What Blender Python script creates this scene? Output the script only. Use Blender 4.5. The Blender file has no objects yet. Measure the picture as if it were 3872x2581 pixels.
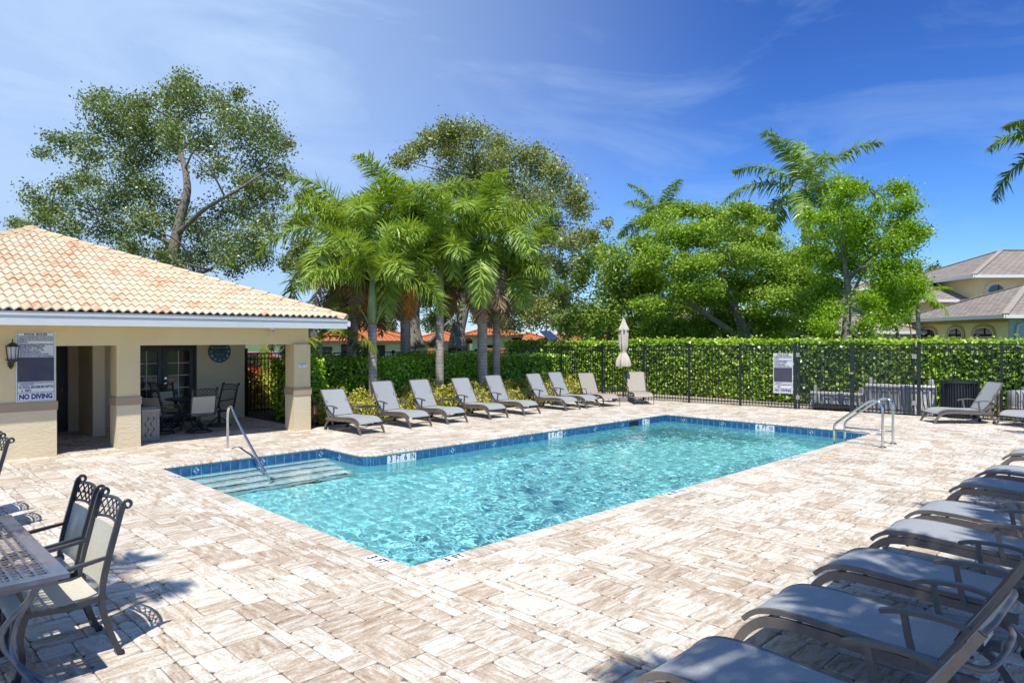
import bpy, bmesh, math, random
import numpy as np
from mathutils import Vector, Matrix
from mathutils.geometry import tessellate_polygon

R = math.radians
PI = math.pi
rnd = random.Random(7)
NR = np.random.default_rng(11)
scene = bpy.context.scene
col = scene.collection

# ------------------------------------------------------------------ camera
YAW, PITCH, CAMZ = 45.19, -0.23, 2.10
CAMX, CAMY = -3.7806, -5.1346
cd = bpy.data.cameras.new('camera')
cd.lens = 24.0; cd.sensor_width = 36.0; cd.clip_end = 2000.0; cd.clip_start = 0.05
cam = bpy.data.objects.new('camera', cd); col.objects.link(cam)
cam.location = (CAMX, CAMY, CAMZ)
cam.rotation_euler = (R(90 + PITCH), 0, R(YAW - 90))
scene.camera = cam

# ------------------------------------------------------------------ sun and sky
SUNV = Vector((0.36, 0.345, -1.0)).normalized()          # the way the light travels
ELEV = math.asin(-SUNV.z)
sl = bpy.data.lights.new('sun', 'SUN'); sl.energy = 4.6; sl.angle = R(0.53); sl.color = (1.0, 0.955, 0.88)
sun = bpy.data.objects.new('sun', sl); col.objects.link(sun)
sun.rotation_euler = SUNV.to_track_quat('-Z', 'Y').to_euler()
sun.location = (-20, -20, 40)

world = bpy.data.worlds.new('World'); scene.world = world; world.use_nodes = True
wn, wl = world.node_tree.nodes, world.node_tree.links
wn.clear()
w_out = wn.new('ShaderNodeOutputWorld'); w_bg = wn.new('ShaderNodeBackground')
w_bg.inputs['Strength'].default_value = 0.15
sky = wn.new('ShaderNodeTexSky'); sky.sky_type = 'NISHITA'; sky.sun_disc = False
sky.sun_elevation = ELEV; sky.sun_rotation = math.atan2(-SUNV.x, -SUNV.y)
sky.altitude = 0; sky.air_density = 1.0; sky.dust_density = 0.0; sky.ozone_density = 6.0
hs = wn.new('ShaderNodeHueSaturation'); hs.inputs['Saturation'].default_value = 1.12; hs.inputs['Value'].default_value = 1.0
tn = wn.new('ShaderNodeMixRGB'); tn.blend_type = 'MULTIPLY'; tn.inputs['Fac'].default_value = 1.0; tn.inputs['Color2'].default_value = (.54, .565, .80, 1)
# the clear deep blue overhead pales towards the horizon
sz = wn.new('ShaderNodeSeparateXYZ'); tcz = wn.new('ShaderNodeTexCoord'); wl.new(tcz.outputs['Generated'], sz.inputs[0])
hr_ = wn.new('ShaderNodeMapRange'); hr_.inputs['From Min'].default_value = 0.02; hr_.inputs['From Max'].default_value = 0.42; hr_.interpolation_type = 'SMOOTHSTEP'; wl.new(sz.outputs['Z'], hr_.inputs['Value'])
tm = wn.new('ShaderNodeMixRGB'); tm.inputs['Color1'].default_value = (.66,.78,1.02,1); tm.inputs['Color2'].default_value = (.54,.565,.82,1); wl.new(hr_.outputs[0], tm.inputs['Fac']); wl.new(tm.outputs[0], tn.inputs['Color2'])
wl.new(sky.outputs[0], tn.inputs['Color1']); wl.new(tn.outputs[0], hs.inputs['Color'])
# thin high cloud: a veil that thickens to one side, and a few wisps
tc = wn.new('ShaderNodeTexCoord'); mp = wn.new('ShaderNodeMapping')
mp.inputs['Rotation'].default_value = (0, 0, R(-20)); mp.inputs['Scale'].default_value = (1.5, 2.6, 8.5)
wl.new(tc.outputs['Generated'], mp.inputs['Vector'])
nz = wn.new('ShaderNodeTexNoise'); nz.inputs['Scale'].default_value = 1.25; nz.inputs['Detail'].default_value = 8; nz.inputs['Roughness'].default_value = 0.62; nz.inputs['Distortion'].default_value = 0.9
wl.new(mp.outputs[0], nz.inputs['Vector'])
cr = wn.new('ShaderNodeValToRGB'); cr.color_ramp.elements[0].position = 0.46; cr.color_ramp.elements[0].color = (0, 0, 0, 1)
cr.color_ramp.elements[1].position = 0.80; cr.color_ramp.elements[1].color = (1, 1, 1, 1)
wl.new(nz.outputs['Fac'], cr.inputs['Fac'])
dotn = wn.new('ShaderNodeVectorMath'); dotn.operation = 'DOT_PRODUCT'
va = R(YAW + 62); dotn.inputs[1].default_value = (math.cos(va), math.sin(va), 0.12)
wl.new(tc.outputs['Generated'], dotn.inputs[0])
vr = wn.new('ShaderNodeMapRange'); vr.inputs['From Min'].default_value = 0.12; vr.inputs['From Max'].default_value = 0.98
vr.inputs['To Min'].default_value = 0.0; vr.inputs['To Max'].default_value = 0.92; vr.interpolation_type = 'SMOOTHSTEP'
wl.new(dotn.outputs['Value'], vr.inputs['Value'])
sc_ = wn.new('ShaderNodeMath'); sc_.operation = 'MULTIPLY'; sc_.inputs[1].default_value = 0.36
wl.new(cr.outputs['Color'], sc_.inputs[0])
ad = wn.new('ShaderNodeMath'); ad.operation = 'ADD'; ad.use_clamp = True
wl.new(sc_.outputs[0], ad.inputs[0]); wl.new(vr.outputs[0], ad.inputs[1])
mxw = wn.new('ShaderNodeMixRGB'); mxw.inputs['Color2'].default_value = (2.7, 3.75, 5.5, 1)
wl.new(ad.outputs[0], mxw.inputs['Fac']); wl.new(hs.outputs[0], mxw.inputs['Color1'])
wl.new(mxw.outputs[0], w_bg.inputs['Color']); wl.new(w_bg.outputs[0], w_out.inputs['Surface'])

vs = scene.view_settings
vs.view_transform = 'Standard'; vs.look = 'None'; vs.gamma = 1.0; vs.exposure = 0.28
vs.use_curve_mapping = False
scene.render.engine = 'CYCLES'
cy = scene.cycles
cy.use_denoising = True
try: cy.denoiser = 'OPENIMAGEDENOISE'
except Exception: pass
cy.max_bounces = 8; cy.diffuse_bounces = 3; cy.glossy_bounces = 3; cy.transmission_bounces = 6
cy.transparent_max_bounces = 12; cy.volume_bounces = 0
cy.caustics_reflective = False; cy.caustics_refractive = True
cy.use_adaptive_sampling = True; cy.adaptive_threshold = 0.02
cy.sample_clamp_indirect = 6.0

# ------------------------------------------------------------------ pixel -> world helpers (photograph of 3872 x 2581)
FPX = 3872 * 24 / 36.0
_yw, _pt = R(YAW), R(PITCH)
FWD = np.array([math.cos(_yw) * math.cos(_pt), math.sin(_yw) * math.cos(_pt), math.sin(_pt)])
RGT = np.array([math.sin(_yw), -math.cos(_yw), 0.0])
UPV = np.cross(RGT, FWD)
CAM = np.array([CAMX, CAMY, CAMZ])
def ray(x, y): return FWD + RGT * ((x - 1936) / FPX) + UPV * ((1290.5 - y) / FPX)
def gp(x, y, z=0.0):
    d = ray(x, y); return CAM + d * ((z - CAM[2]) / d[2])
def onv(x, y, v):
    d = ray(x, y); return CAM + d * ((v - CAM[1]) / d[1])
def onu(x, y, u):
    d = ray(x, y); return CAM + d * ((u - CAM[0]) / d[0])
def dep(x, y, D): return CAM + ray(x, y) * D
SD = 3872 / 2352.0
def dd(x, y, D): return CAM + ray(x * SD, y * SD) * D      # the same for the 2352 px wide view

# ------------------------------------------------------------------ tagging and linking
def tag(o, label=None, cat=None, group=None, kind=None):
    if label: o['label'] = label
    if cat: o['category'] = cat
    if group: o['group'] = group
    if kind: o['kind'] = kind
    return o
def empty(name, loc=(0, 0, 0), rz=0.0, label=None, cat=None, group=None):
    o = bpy.data.objects.new(name, None); col.objects.link(o)
    o.location = loc; o.rotation_euler = (0, 0, rz); o.empty_display_size = 0.2
    return tag(o, label, cat, group)
def link(name, me, parent=None, loc=None, rz=None):
    o = bpy.data.objects.new(name, me); col.objects.link(o)
    if parent is not None: o.parent = parent
    if loc is not None: o.location = loc
    if rz is not None: o.rotation_euler = (0, 0, rz)
    return o
def copy_tree(o, parent=None):
    c = o.copy(); col.objects.link(c); c.parent = parent
    for ch in o.children: copy_tree(ch, c)
    return c

class MB:
    """collects simple shapes into one mesh"""
    def __init__(s): s.v = []; s.f = []
    def add(s, vs_, fs):
        b = len(s.v); s.v.extend([tuple(map(float, p)) for p in vs_]); s.f.extend([tuple(i + b for i in f) for f in fs]); return s
    def box(s, x0, x1, y0, y1, z0, z1):
        return s.add([(x0,y0,z0),(x1,y0,z0),(x1,y1,z0),(x0,y1,z0),(x0,y0,z1),(x1,y0,z1),(x1,y1,z1),(x0,y1,z1)],
                     [(3,2,1,0),(4,5,6,7),(0,1,5,4),(1,2,6,5),(2,3,7,6),(3,0,4,7)])
    def cbox(s, c, sx, sy, sz, rz=0.0):
        ca, sa = math.cos(rz), math.sin(rz); out = []
        for dz in (-.5, .5):
            for dx, dy in ((-.5,-.5),(.5,-.5),(.5,.5),(-.5,.5)):
                X, Y = dx*sx, dy*sy
                out.append((c[0]+X*ca-Y*sa, c[1]+X*sa+Y*ca, c[2]+dz*sz))
        return s.add(out, [(3,2,1,0),(4,5,6,7),(0,1,5,4),(1,2,6,5),(2,3,7,6),(3,0,4,7)])
    def beam(s, p0, p1, w, h, up=(0,0,1)):
        p0, p1 = Vector(p0), Vector(p1); t = (p1-p0).normalized(); sd = t.cross(Vector(up))
        if sd.length < 1e-4: sd = t.cross(Vector((1,0,0)))
        sd.normalize(); u = sd.cross(t).normalized(); o = []
        for p in (p0, p1):
            for a, b in ((-1,-1),(1,-1),(1,1),(-1,1)): o.append(p + sd*(a*w/2) + u*(b*h/2))
        return s.add(o, [(0,1,2,3),(7,6,5,4),(0,4,5,1),(1,5,6,2),(2,6,7,3),(3,7,4,0)])
    def path(s, pts, w, h, side=(1,0,0), taper=None):
        """rectangular section along a bent path; side = across direction"""
        P = [Vector(p) for p in pts]; sd = Vector(side).normalized(); n = len(P); o = []; f = []
        for i, p in enumerate(P):
            t = (P[min(i+1,n-1)] - P[max(i-1,0)]).normalized(); u = sd.cross(t).normalized()
            k = 1.0 if taper is None else taper[i]
            for a, b in ((-1,-1),(1,-1),(1,1),(-1,1)): o.append(p + sd*(a*w/2*k) + u*(b*h/2*k))
        for i in range(n-1):
            b = 4*i
            for k in range(4): f.append((b+k, b+(k+1)%4, b+4+(k+1)%4, b+4+k))
        f.append((3,2,1,0)); f.append((4*n-4,4*n-3,4*n-2,4*n-1))
        return s.add(o, f)
    def tube(s, pts, r, n=8, cap=True):
        P = [Vector(p) for p in pts]; m = len(P)
        rs = r if isinstance(r, (list, tuple)) else [r]*m
        o = []; f = []; pu = None
        for i, p in enumerate(P):
            t = (P[min(i+1,m-1)] - P[max(i-1,0)]).normalized()
            if pu is None:
                a = Vector((0,0,1)) if abs(t.z) < .9 else Vector((1,0,0))
                u = t.cross(a).normalized()
            else:
                u = (pu - t*pu.dot(t)); u = u.normalized() if u.length > 1e-6 else t.orthogonal().normalized()
            pu = u; w = t.cross(u)
            for k in range(n):
                a = 2*PI*k/n; o.append(p + (u*math.cos(a) + w*math.sin(a))*rs[i])
        for i in range(m-1):
            for k in range(n):
                f.append((i*n+k, i*n+(k+1)%n, (i+1)*n+(k+1)%n, (i+1)*n+k))
        if cap: f.append(tuple(range(n-1,-1,-1))); f.append(tuple((m-1)*n+k for k in range(n)))
        return s.add(o, f)
    def lathe(s, prof, n=16, c=(0,0,0), sx=1.0, sy=1.0):
        o = []; f = []; m = len(prof)
        for r, z in prof:
            for k in range(n):
                a = 2*PI*k/n; o.append((c[0]+r*sx*math.cos(a), c[1]+r*sy*math.sin(a), c[2]+z))
        for i in range(m-1):
            for k in range(n): f.append((i*n+k, i*n+(k+1)%n, (i+1)*n+(k+1)%n, (i+1)*n+k))
        f.append(tuple(range(n-1,-1,-1))); f.append(tuple((m-1)*n+k for k in range(n)))
        return s.add(o, f)
    def prism(s, poly, z0, z1):
        n = len(poly); o = [(x,y,z0) for x,y in poly] + [(x,y,z1) for x,y in poly]
        return s.add(o, [tuple(range(n-1,-1,-1)), tuple(range(n,2*n))] + [(i,(i+1)%n,n+(i+1)%n,n+i) for i in range(n)])
    def extrude(s, poly3, vec):
        n = len(poly3); vec = Vector(vec); P = [Vector(p) for p in poly3]
        return s.add(P + [p+vec for p in P], [tuple(range(n-1,-1,-1)), tuple(range(n,2*n))] + [(i,(i+1)%n,n+(i+1)%n,n+i) for i in range(n)])
    def mesh(s, name='m', mat=None, smooth=False, auto=None):
        me = bpy.data.meshes.new(name); me.from_pydata(s.v, [], s.f); me.update()
        if mat is not None: me.materials.append(M[mat] if isinstance(mat, str) else mat)
        if smooth:
            me.polygons.foreach_set('use_smooth', [True]*len(me.polygons))
            if auto:
                bm = bmesh.new(); bm.from_mesh(me)
                for e in bm.edges:
                    if len(e.link_faces) == 2 and e.calc_face_angle(0) > R(auto): e.smooth = False
                bm.to_mesh(me); bm.free()
        return me
    def build(s, name, mat, parent=None, smooth=False, auto=None, fix=True):
        me = s.mesh(name, mat, smooth, auto)
        if fix:
            bm = bmesh.new(); bm.from_mesh(me); bmesh.ops.recalc_face_normals(bm, faces=bm.faces); bm.to_mesh(me); bm.free()
        return link(name, me, parent)

def np_mesh(name, V, F, mat, attrs=None, smooth=False):
    """V (n,3), F (m,k) arrays -> mesh quickly; attrs: {name: per-face float array}"""
    V = np.asarray(V, np.float32); F = np.asarray(F, np.int32); m, k = F.shape
    me = bpy.data.meshes.new(name)
    me.vertices.add(len(V)); me.vertices.foreach_set('co', V.ravel())
    me.loops.add(m*k); me.loops.foreach_set('vertex_index', F.ravel())
    me.polygons.add(m); me.polygons.foreach_set('loop_start', np.arange(0, m*k, k, dtype=np.int32))
    try: me.polygons.foreach_set('loop_total', np.full(m, k, np.int32))
    except Exception: pass
    if smooth: me.polygons.foreach_set('use_smooth', np.ones(m, bool))
    me.update(calc_edges=True); me.validate()
    for an, arr in (attrs or {}).items():
        a = me.attributes.new(an, 'FLOAT', 'FACE'); a.data.foreach_set('value', np.asarray(arr, np.float32))
    me.materials.append(M[mat] if isinstance(mat, str) else mat)
    return me

# ------------------------------------------------------------------ materials
M = {}
def newmat(name):
    m = bpy.data.materials.new(name); m.use_nodes = True; n = m.node_tree.nodes; l = m.node_tree.links
    b = n['Principled BSDF']; M[name] = m
    return m, n, l, b
def pm(name, c1, c2=None, rough=.6, metal=0.0, scale=6.0, bump=0.0, bscale=60.0, spec=.5, detail=4, coord='world', stretch=(1,1,1), coat=0.0, bdist=.01):
    """principled with noisy colour between c1 and c2 and a noise bump"""
    m, n, l, b = newmat(name)
    b.inputs['Roughness'].default_value = rough; b.inputs['Metallic'].default_value = metal
    b.inputs['Specular IOR Level'].default_value = spec; b.inputs['Coat Weight'].default_value = coat
    if coord == 'world': g = n.new('ShaderNodeNewGeometry'); src = g.outputs['Position']
    else: g = n.new('ShaderNodeTexCoord'); src = g.outputs['Object']
    mpn = n.new('ShaderNodeMapping'); mpn.inputs['Scale'].default_value = stretch; l.new(src, mpn.inputs['Vector'])
    if c2 is None: c2 = tuple(min(1, x*1.18) for x in c1); c1 = tuple(x*.86 for x in c1)
    t = n.new('ShaderNodeTexNoise'); t.inputs['Scale'].default_value = scale; t.inputs['Detail'].default_value = detail; t.inputs['Roughness'].default_value = .6
    l.new(mpn.outputs[0], t.inputs['Vector'])
    r = n.new('ShaderNodeMapRange'); r.inputs['From Min'].default_value = .3; r.inputs['From Max'].default_value = .7; l.new(t.outputs['Fac'], r.inputs['Value'])
    x = n.new('ShaderNodeMixRGB'); x.inputs['Color1'].default_value = (*c1, 1); x.inputs['Color2'].default_value = (*c2, 1)
    l.new(r.outputs[0], x.inputs['Fac']); l.new(x.outputs[0], b.inputs['Base Color'])
    if bump:
        t2 = n.new('ShaderNodeTexNoise'); t2.inputs['Scale'].default_value = bscale; t2.inputs['Detail'].default_value = 5; l.new(mpn.outputs[0], t2.inputs['Vector'])
        bp = n.new('ShaderNodeBump'); bp.inputs['Strength'].default_value = bump; bp.inputs['Distance'].default_value = bdist
        l.new(t2.outputs['Fac'], bp.inputs['Height']); l.new(bp.outputs[0], b.inputs['Normal'])
    return m
def leafmat(name, dark, light, rough=.42, trans=.28, spec=.45, dry=None):
    """leaf colour from the per-leaf tint; light passes through the blade"""
    m, n, l, b = newmat(name)
    a = n.new('ShaderNodeAttribute'); a.attribute_name = 'tint'
    r = n.new('ShaderNodeValToRGB'); e = r.color_ramp.elements
    e[0].position = 0; e[0].color = (*dark, 1); e[1].position = 1 if dry is None else .93; e[1].color = (*light, 1)
    if dry is not None: k = e.new(1.0); k.color = (*dry, 1)
    l.new(a.outputs['Fac'], r.inputs['Fac']); l.new(r.outputs[0], b.inputs['Base Color'])
    b.inputs['Roughness'].default_value = rough; b.inputs['Specular IOR Level'].default_value = spec
    tr = n.new('ShaderNodeBsdfTranslucent'); hsv = n.new('ShaderNodeHueSaturation'); hsv.inputs['Hue'].default_value = .485; hsv.inputs['Saturation'].default_value = 1.1; hsv.inputs['Value'].default_value = 1.5
    l.new(r.outputs[0], hsv.inputs['Color']); l.new(hsv.outputs[0], tr.inputs['Color'])
    mx = n.new('ShaderNodeMixShader'); mx.inputs['Fac'].default_value = trans
    l.new(b.outputs[0], mx.inputs[1]); l.new(tr.outputs[0], mx.inputs[2]); l.new(mx.outputs[0], n['Material Output'].inputs['Surface'])
    return m

pm('grass', (.055,.10,.025), (.10,.16,.04), rough=.9, scale=3, bump=.6, bscale=40)
pm('sand', (.30,.25,.19), (.42,.36,.28), rough=.95, scale=12, bump=.3)
pm('joint', (.10,.08,.06), (.19,.155,.12), rough=.95, scale=9)
pm('mulch', (.055,.035,.022), (.13,.085,.055), rough=.95, scale=25, bump=1.0, bscale=60, bdist=.03)
pm('stucco', (.72,.56,.30), (.78,.62,.345), rough=.85, scale=1.6, bump=.55, bscale=16, bdist=.012)
pm('stucco_low', (.67,.57,.37), (.73,.63,.42), rough=.85, scale=1.5, bump=.55, bscale=15, bdist=.016, stretch=(1,1,1.7))
pm('stucco_in', (.74,.62,.42), (.79,.67,.46), rough=.9, scale=2, bump=.3, bscale=30)
pm('band', (.40,.29,.185), (.45,.33,.215), rough=.8, scale=3, bump=.25, bscale=40)
pm('fascia', (.60,.63,.62), (.66,.69,.68), rough=.45, scale=2)
pm('white_paint', (.74,.75,.74), (.80,.80,.79), rough=.4, scale=3)
pm('soffit', (.66,.60,.48), (.72,.66,.54), rough=.9, scale=4)
pm('black_metal', (.012,.014,.018), (.024,.027,.033), rough=.42, scale=20, spec=.5)
pm('fence_metal', (.010,.016,.018), (.018,.026,.03), rough=.38, scale=14, spec=.5)
pm('bronze', (.055,.047,.042), (.085,.074,.066), rough=.42, metal=.35, scale=18, coord='obj')
pm('bronze_dark', (.030,.036,.046), (.05,.058,.07), rough=.30, metal=.2, scale=16, coord='obj')
pm('taupe', (.15,.135,.12), (.195,.175,.155), rough=.4, metal=.25, scale=14, coord='obj')
pm('steel', (.62,.62,.60), (.72,.72,.70), rough=.16, metal=1.0, scale=6)
pm('door_black', (.016,.018,.022), (.026,.028,.032), rough=.35, scale=8)
pm('dark_glass', (.02,.025,.028), (.035,.04,.042), rough=.04, scale=2, spec=.8)
pm('curtain', (.36,.28,.20), (.44,.35,.26), rough=.9, scale=6, stretch=(12,1,1))
pm('plastic_white', (.46,.46,.44), (.56,.56,.54), rough=.5, scale=5, bump=.1)
pm('plastic_grey', (.30,.29,.28), (.36,.35,.34), rough=.5, scale=7)
pm('bin_grey', (.25,.235,.22), (.32,.30,.285), rough=.55, scale=16, bump=.2, bscale=90)
pm('red_paint', (.42,.02,.025), (.50,.03,.035), rough=.25, scale=3, coat=.5)
pm('extinguisher_red', (.40,.025,.02), (.47,.035,.03), rough=.3, scale=5)
pm('rubber', (.018,.018,.02), (.03,.03,.032), rough=.8, scale=10)
pm('copper', (.42,.22,.13), (.50,.28,.17), rough=.4, metal=.8, scale=9)
pm('canvas', (.55,.49,.395), (.64,.575,.47), rough=.95, scale=7, bump=.35, bscale=240, bdist=.003)
pm('pole_brown', (.12,.085,.065), (.165,.12,.095), rough=.5, scale=9)
pm('wood', (.33,.23,.13), (.45,.33,.20), rough=.8, scale=4, stretch=(1,1,14), bump=.3)
pm('wood_orange', (.42,.17,.05), (.52,.23,.08), rough=.8, scale=5, stretch=(9,9,1))
pm('sign_white', (.76,.76,.68), (.80,.80,.72), rough=.35, scale=3)
pm('ink_blue', (.010,.018,.20), (.014,.024,.26), rough=.5, scale=9)
pm('ink_black', (.012,.012,.016), (.02,.02,.024), rough=.5, scale=9)
pm('ink_faded', (.035,.045,.085), (.075,.07,.08), rough=.55, scale=3.5)
pm('lamp_glass', (.55,.55,.50), (.62,.62,.56), rough=.1, scale=3, spec=.6)
pm('clock_teal', (.018,.075,.105), (.03,.12,.15), rough=.5, scale=3, stretch=(2,2,22))
pm('numeral_cream', (.60,.60,.54), (.68,.68,.60), rough=.6, scale=5)
pm('bark', (.17,.145,.115), (.30,.265,.22), rough=.95, scale=9, stretch=(1,1,.35), bump=1.0, bscale=22, bdist=.03)
pm('bark_pale', (.19,.17,.15), (.32,.30,.265), rough=.95, scale=7, stretch=(1,1,.4), bump=.8, bscale=20, bdist=.02)
pm('dead_frond', (.20,.125,.065), (.36,.25,.15), rough=.9, scale=10, stretch=(1,1,.3))
pm('dead_orange', (.45,.20,.035), (.58,.31,.08), rough=.85, scale=8)
pm('crownshaft', (.20,.27,.09), (.33,.38,.17), rough=.5, scale=4, stretch=(3,3,.5))
pm('house_cream', (.66,.60,.44), (.70,.64,.48), rough=.9, scale=2)
pm('house_white', (.80,.76,.68), (.84,.80,.72), rough=.9, scale=2)
pm('house_yellow', (.88,.73,.38), (.90,.76,.42), rough=.9, scale=2)
pm('house_gold', (.60,.36,.085), (.64,.40,.11), rough=.85, scale=3)
pm('house_mint', (.46,.52,.46), (.50,.56,.50), rough=.9, scale=2)
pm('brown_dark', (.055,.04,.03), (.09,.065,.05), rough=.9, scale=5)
pm('far_green', (.05,.085,.03), (.085,.125,.045), rough=.95, scale=2)
pm('solar', (.02,.035,.07), (.03,.05,.09), rough=.2, scale=4)
pm('blue_cloth', (.10,.22,.50), (.16,.30,.60), rough=.7, scale=5)
pm('flag_red', (.50,.05,.06), (.55,.08,.09), rough=.8, scale=5)

def sling(name, c1, c2):
    """woven sling cloth: a fine weave of light and dark threads"""
    m, n, l, b = newmat(name)
    t = n.new('ShaderNodeTexCoord'); mpn = n.new('ShaderNodeMapping'); mpn.inputs['Scale'].default_value = (40, 420, 420); l.new(t.outputs['Object'], mpn.inputs[0])
    z = n.new('ShaderNodeTexNoise'); z.inputs['Scale'].default_value = 1.0; z.inputs['Detail'].default_value = 3; l.new(mpn.outputs[0], z.inputs[0])
    mp2 = n.new('ShaderNodeMapping'); mp2.inputs['Scale'].default_value = (420, 40, 40); l.new(t.outputs['Object'], mp2.inputs[0])
    z2 = n.new('ShaderNodeTexNoise'); z2.inputs['Scale'].default_value = 1.0; z2.inputs['Detail'].default_value = 3; l.new(mp2.outputs[0], z2.inputs[0])
    a = n.new('ShaderNodeMath'); a.operation = 'ADD'; l.new(z.outputs['Fac'], a.inputs[0]); l.new(z2.outputs['Fac'], a.inputs[1])
    r = n.new('ShaderNodeMapRange'); r.inputs['From Min'].default_value = .75; r.inputs['From Max'].default_value = 1.25; l.new(a.outputs[0], r.inputs['Value'])
    x = n.new('ShaderNodeMixRGB'); x.inputs['Color1'].default_value = (*c1, 1); x.inputs['Color2'].default_value = (*c2, 1)
    l.new(r.outputs[0], x.inputs['Fac']); l.new(x.outputs[0], b.inputs['Base Color'])
    b.inputs['Roughness'].default_value = .62; b.inputs['Specular IOR Level'].default_value = .35
    bp = n.new('ShaderNodeBump'); bp.inputs['Strength'].default_value = .35; bp.inputs['Distance'].default_value = .002
    l.new(a.outputs[0], bp.inputs['Height']); l.new(bp.outputs[0], b.inputs['Normal'])
sling('sling_grey', (.25,.27,.275), (.40,.42,.415))
sling('sling_tan', (.30,.27,.215), (.43,.39,.32))
sling('sling_cream', (.44,.42,.33), (.62,.595,.48))

def paver_mat(name, along=None):
    """tumbled concrete paver: cream, tan and brown streaks pressed in one direction of each stone"""
    m, n, l, b = newmat(name)
    a = n.new('ShaderNodeAttribute'); a.attribute_name = 'pv'
    s = n.new('ShaderNodeSeparateColor'); l.new(a.outputs['Color'], s.inputs[0])
    g = n.new('ShaderNodeNewGeometry')
    off = n.new('ShaderNodeVectorMath'); off.operation = 'SCALE'; off.inputs['Scale'].default_value = 37.0; l.new(a.outputs['Color'], off.inputs[0])
    pa = n.new('ShaderNodeVectorMath'); pa.operation = 'ADD'; l.new(g.outputs['Position'], pa.inputs[0]); l.new(off.outputs[0], pa.inputs[1])
    m1 = n.new('ShaderNodeMapping'); m1.inputs['Scale'].default_value = (4.2, 19, 1); l.new(pa.outputs[0], m1.inputs[0])
    m2 = n.new('ShaderNodeMapping'); m2.inputs['Scale'].default_value = (19, 4.2, 1); l.new(pa.outputs[0], m2.inputs[0])
    mv = n.new('ShaderNodeMixRGB'); l.new(s.outputs['Blue'], mv.inputs['Fac']); l.new(m1.outputs[0], mv.inputs['Color1']); l.new(m2.outputs[0], mv.inputs['Color2'])
    z = n.new('ShaderNodeTexNoise'); z.inputs['Scale'].default_value = 1.0; z.inputs['Detail'].default_value = 7; z.inputs['Roughness'].default_value = .68; z.inputs['Distortion'].default_value = .35
    l.new(mv.outputs[0], z.inputs['Vector'])
    tone = n.new('ShaderNodeMapRange'); tone.inputs['To Min'].default_value = -.085; tone.inputs['To Max'].default_value = .085; l.new(s.outputs['Red'], tone.inputs['Value'])
    ad_ = n.new('ShaderNodeMath'); l.new(z.outputs['Fac'], ad_.inputs[0]); l.new(tone.outputs[0], ad_.inputs[1])
    r = n.new('ShaderNodeValToRGB'); e = r.color_ramp.elements
    e[0].position = .22; e[0].color = (.30,.21,.135,1); e[1].position = .74; e[1].color = (.705,.69,.605,1)
    for p, c in ((.34,(.40,.305,.215)), (.43,(.50,.41,.31)), (.50,(.575,.495,.385)), (.545,(.645,.61,.52))): k = e.new(p); k.color = (*c, 1)
    gz = n.new('ShaderNodeTexNoise'); gz.inputs['Scale'].default_value = 42; gz.inputs['Detail'].default_value = 4; l.new(g.outputs['Position'], gz.inputs['Vector'])
    gm_ = n.new('ShaderNodeMath'); gm_.operation = 'MULTIPLY_ADD'; gm_.inputs[1].default_value = .30; l.new(gz.outputs['Fac'], gm_.inputs[0]); l.new(ad_.outputs[0], gm_.inputs[2])
    gs_ = n.new('ShaderNodeMath'); gs_.operation = 'SUBTRACT'; gs_.inputs[1].default_value = .15; l.new(gm_.outputs[0], gs_.inputs[0]); l.new(gs_.outputs[0], r.inputs['Fac'])
    # old stains and walked-in dirt, wider than a stone
    dz = n.new('ShaderNodeTexNoise'); dz.inputs['Scale'].default_value = .55; dz.inputs['Detail'].default_value = 5; l.new(g.outputs['Position'], dz.inputs['Vector'])
    dr_ = n.new('ShaderNodeMapRange'); dr_.inputs['From Min'].default_value = .35; dr_.inputs['From Max'].default_value = .65; dr_.inputs['To Min'].default_value = .90; dr_.inputs['To Max'].default_value = 1.04; l.new(dz.outputs['Fac'], dr_.inputs['Value'])
    fz = n.new('ShaderNodeTexNoise'); fz.inputs['Scale'].default_value = 95; fz.inputs['Detail'].default_value = 3; l.new(g.outputs['Position'], fz.inputs['Vector'])
    fr = n.new('ShaderNodeMapRange'); fr.inputs['From Min'].default_value = .3; fr.inputs['From Max'].default_value = .7; fr.inputs['To Min'].default_value = .84; fr.inputs['To Max'].default_value = 1.1; l.new(fz.outputs['Fac'], fr.inputs['Value'])
    fd = n.new('ShaderNodeMath'); fd.operation = 'MULTIPLY'; l.new(fr.outputs[0], fd.inputs[0]); l.new(dr_.outputs[0], fd.inputs[1])
    mm = n.new('ShaderNodeVectorMath'); mm.operation = 'SCALE'; l.new(r.outputs[0], mm.inputs[0]); l.new(fd.outputs[0], mm.inputs['Scale'])
    l.new(mm.outputs[0], b.inputs['Base Color'])
    b.inputs['Roughness'].default_value = .82; b.inputs['Specular IOR Level'].default_value = .3
    bp = n.new('ShaderNodeBump'); bp.inputs['Strength'].default_value = .5; bp.inputs['Distance'].default_value = .006
    hb = n.new('ShaderNodeMath'); hb.operation = 'ADD'; l.new(fz.outputs['Fac'], hb.inputs[0]); l.new(z.outputs['Fac'], hb.inputs[1])
    l.new(hb.outputs[0], bp.inputs['Height']); l.new(bp.outputs[0], b.inputs['Normal'])
paver_mat('paver')

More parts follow.
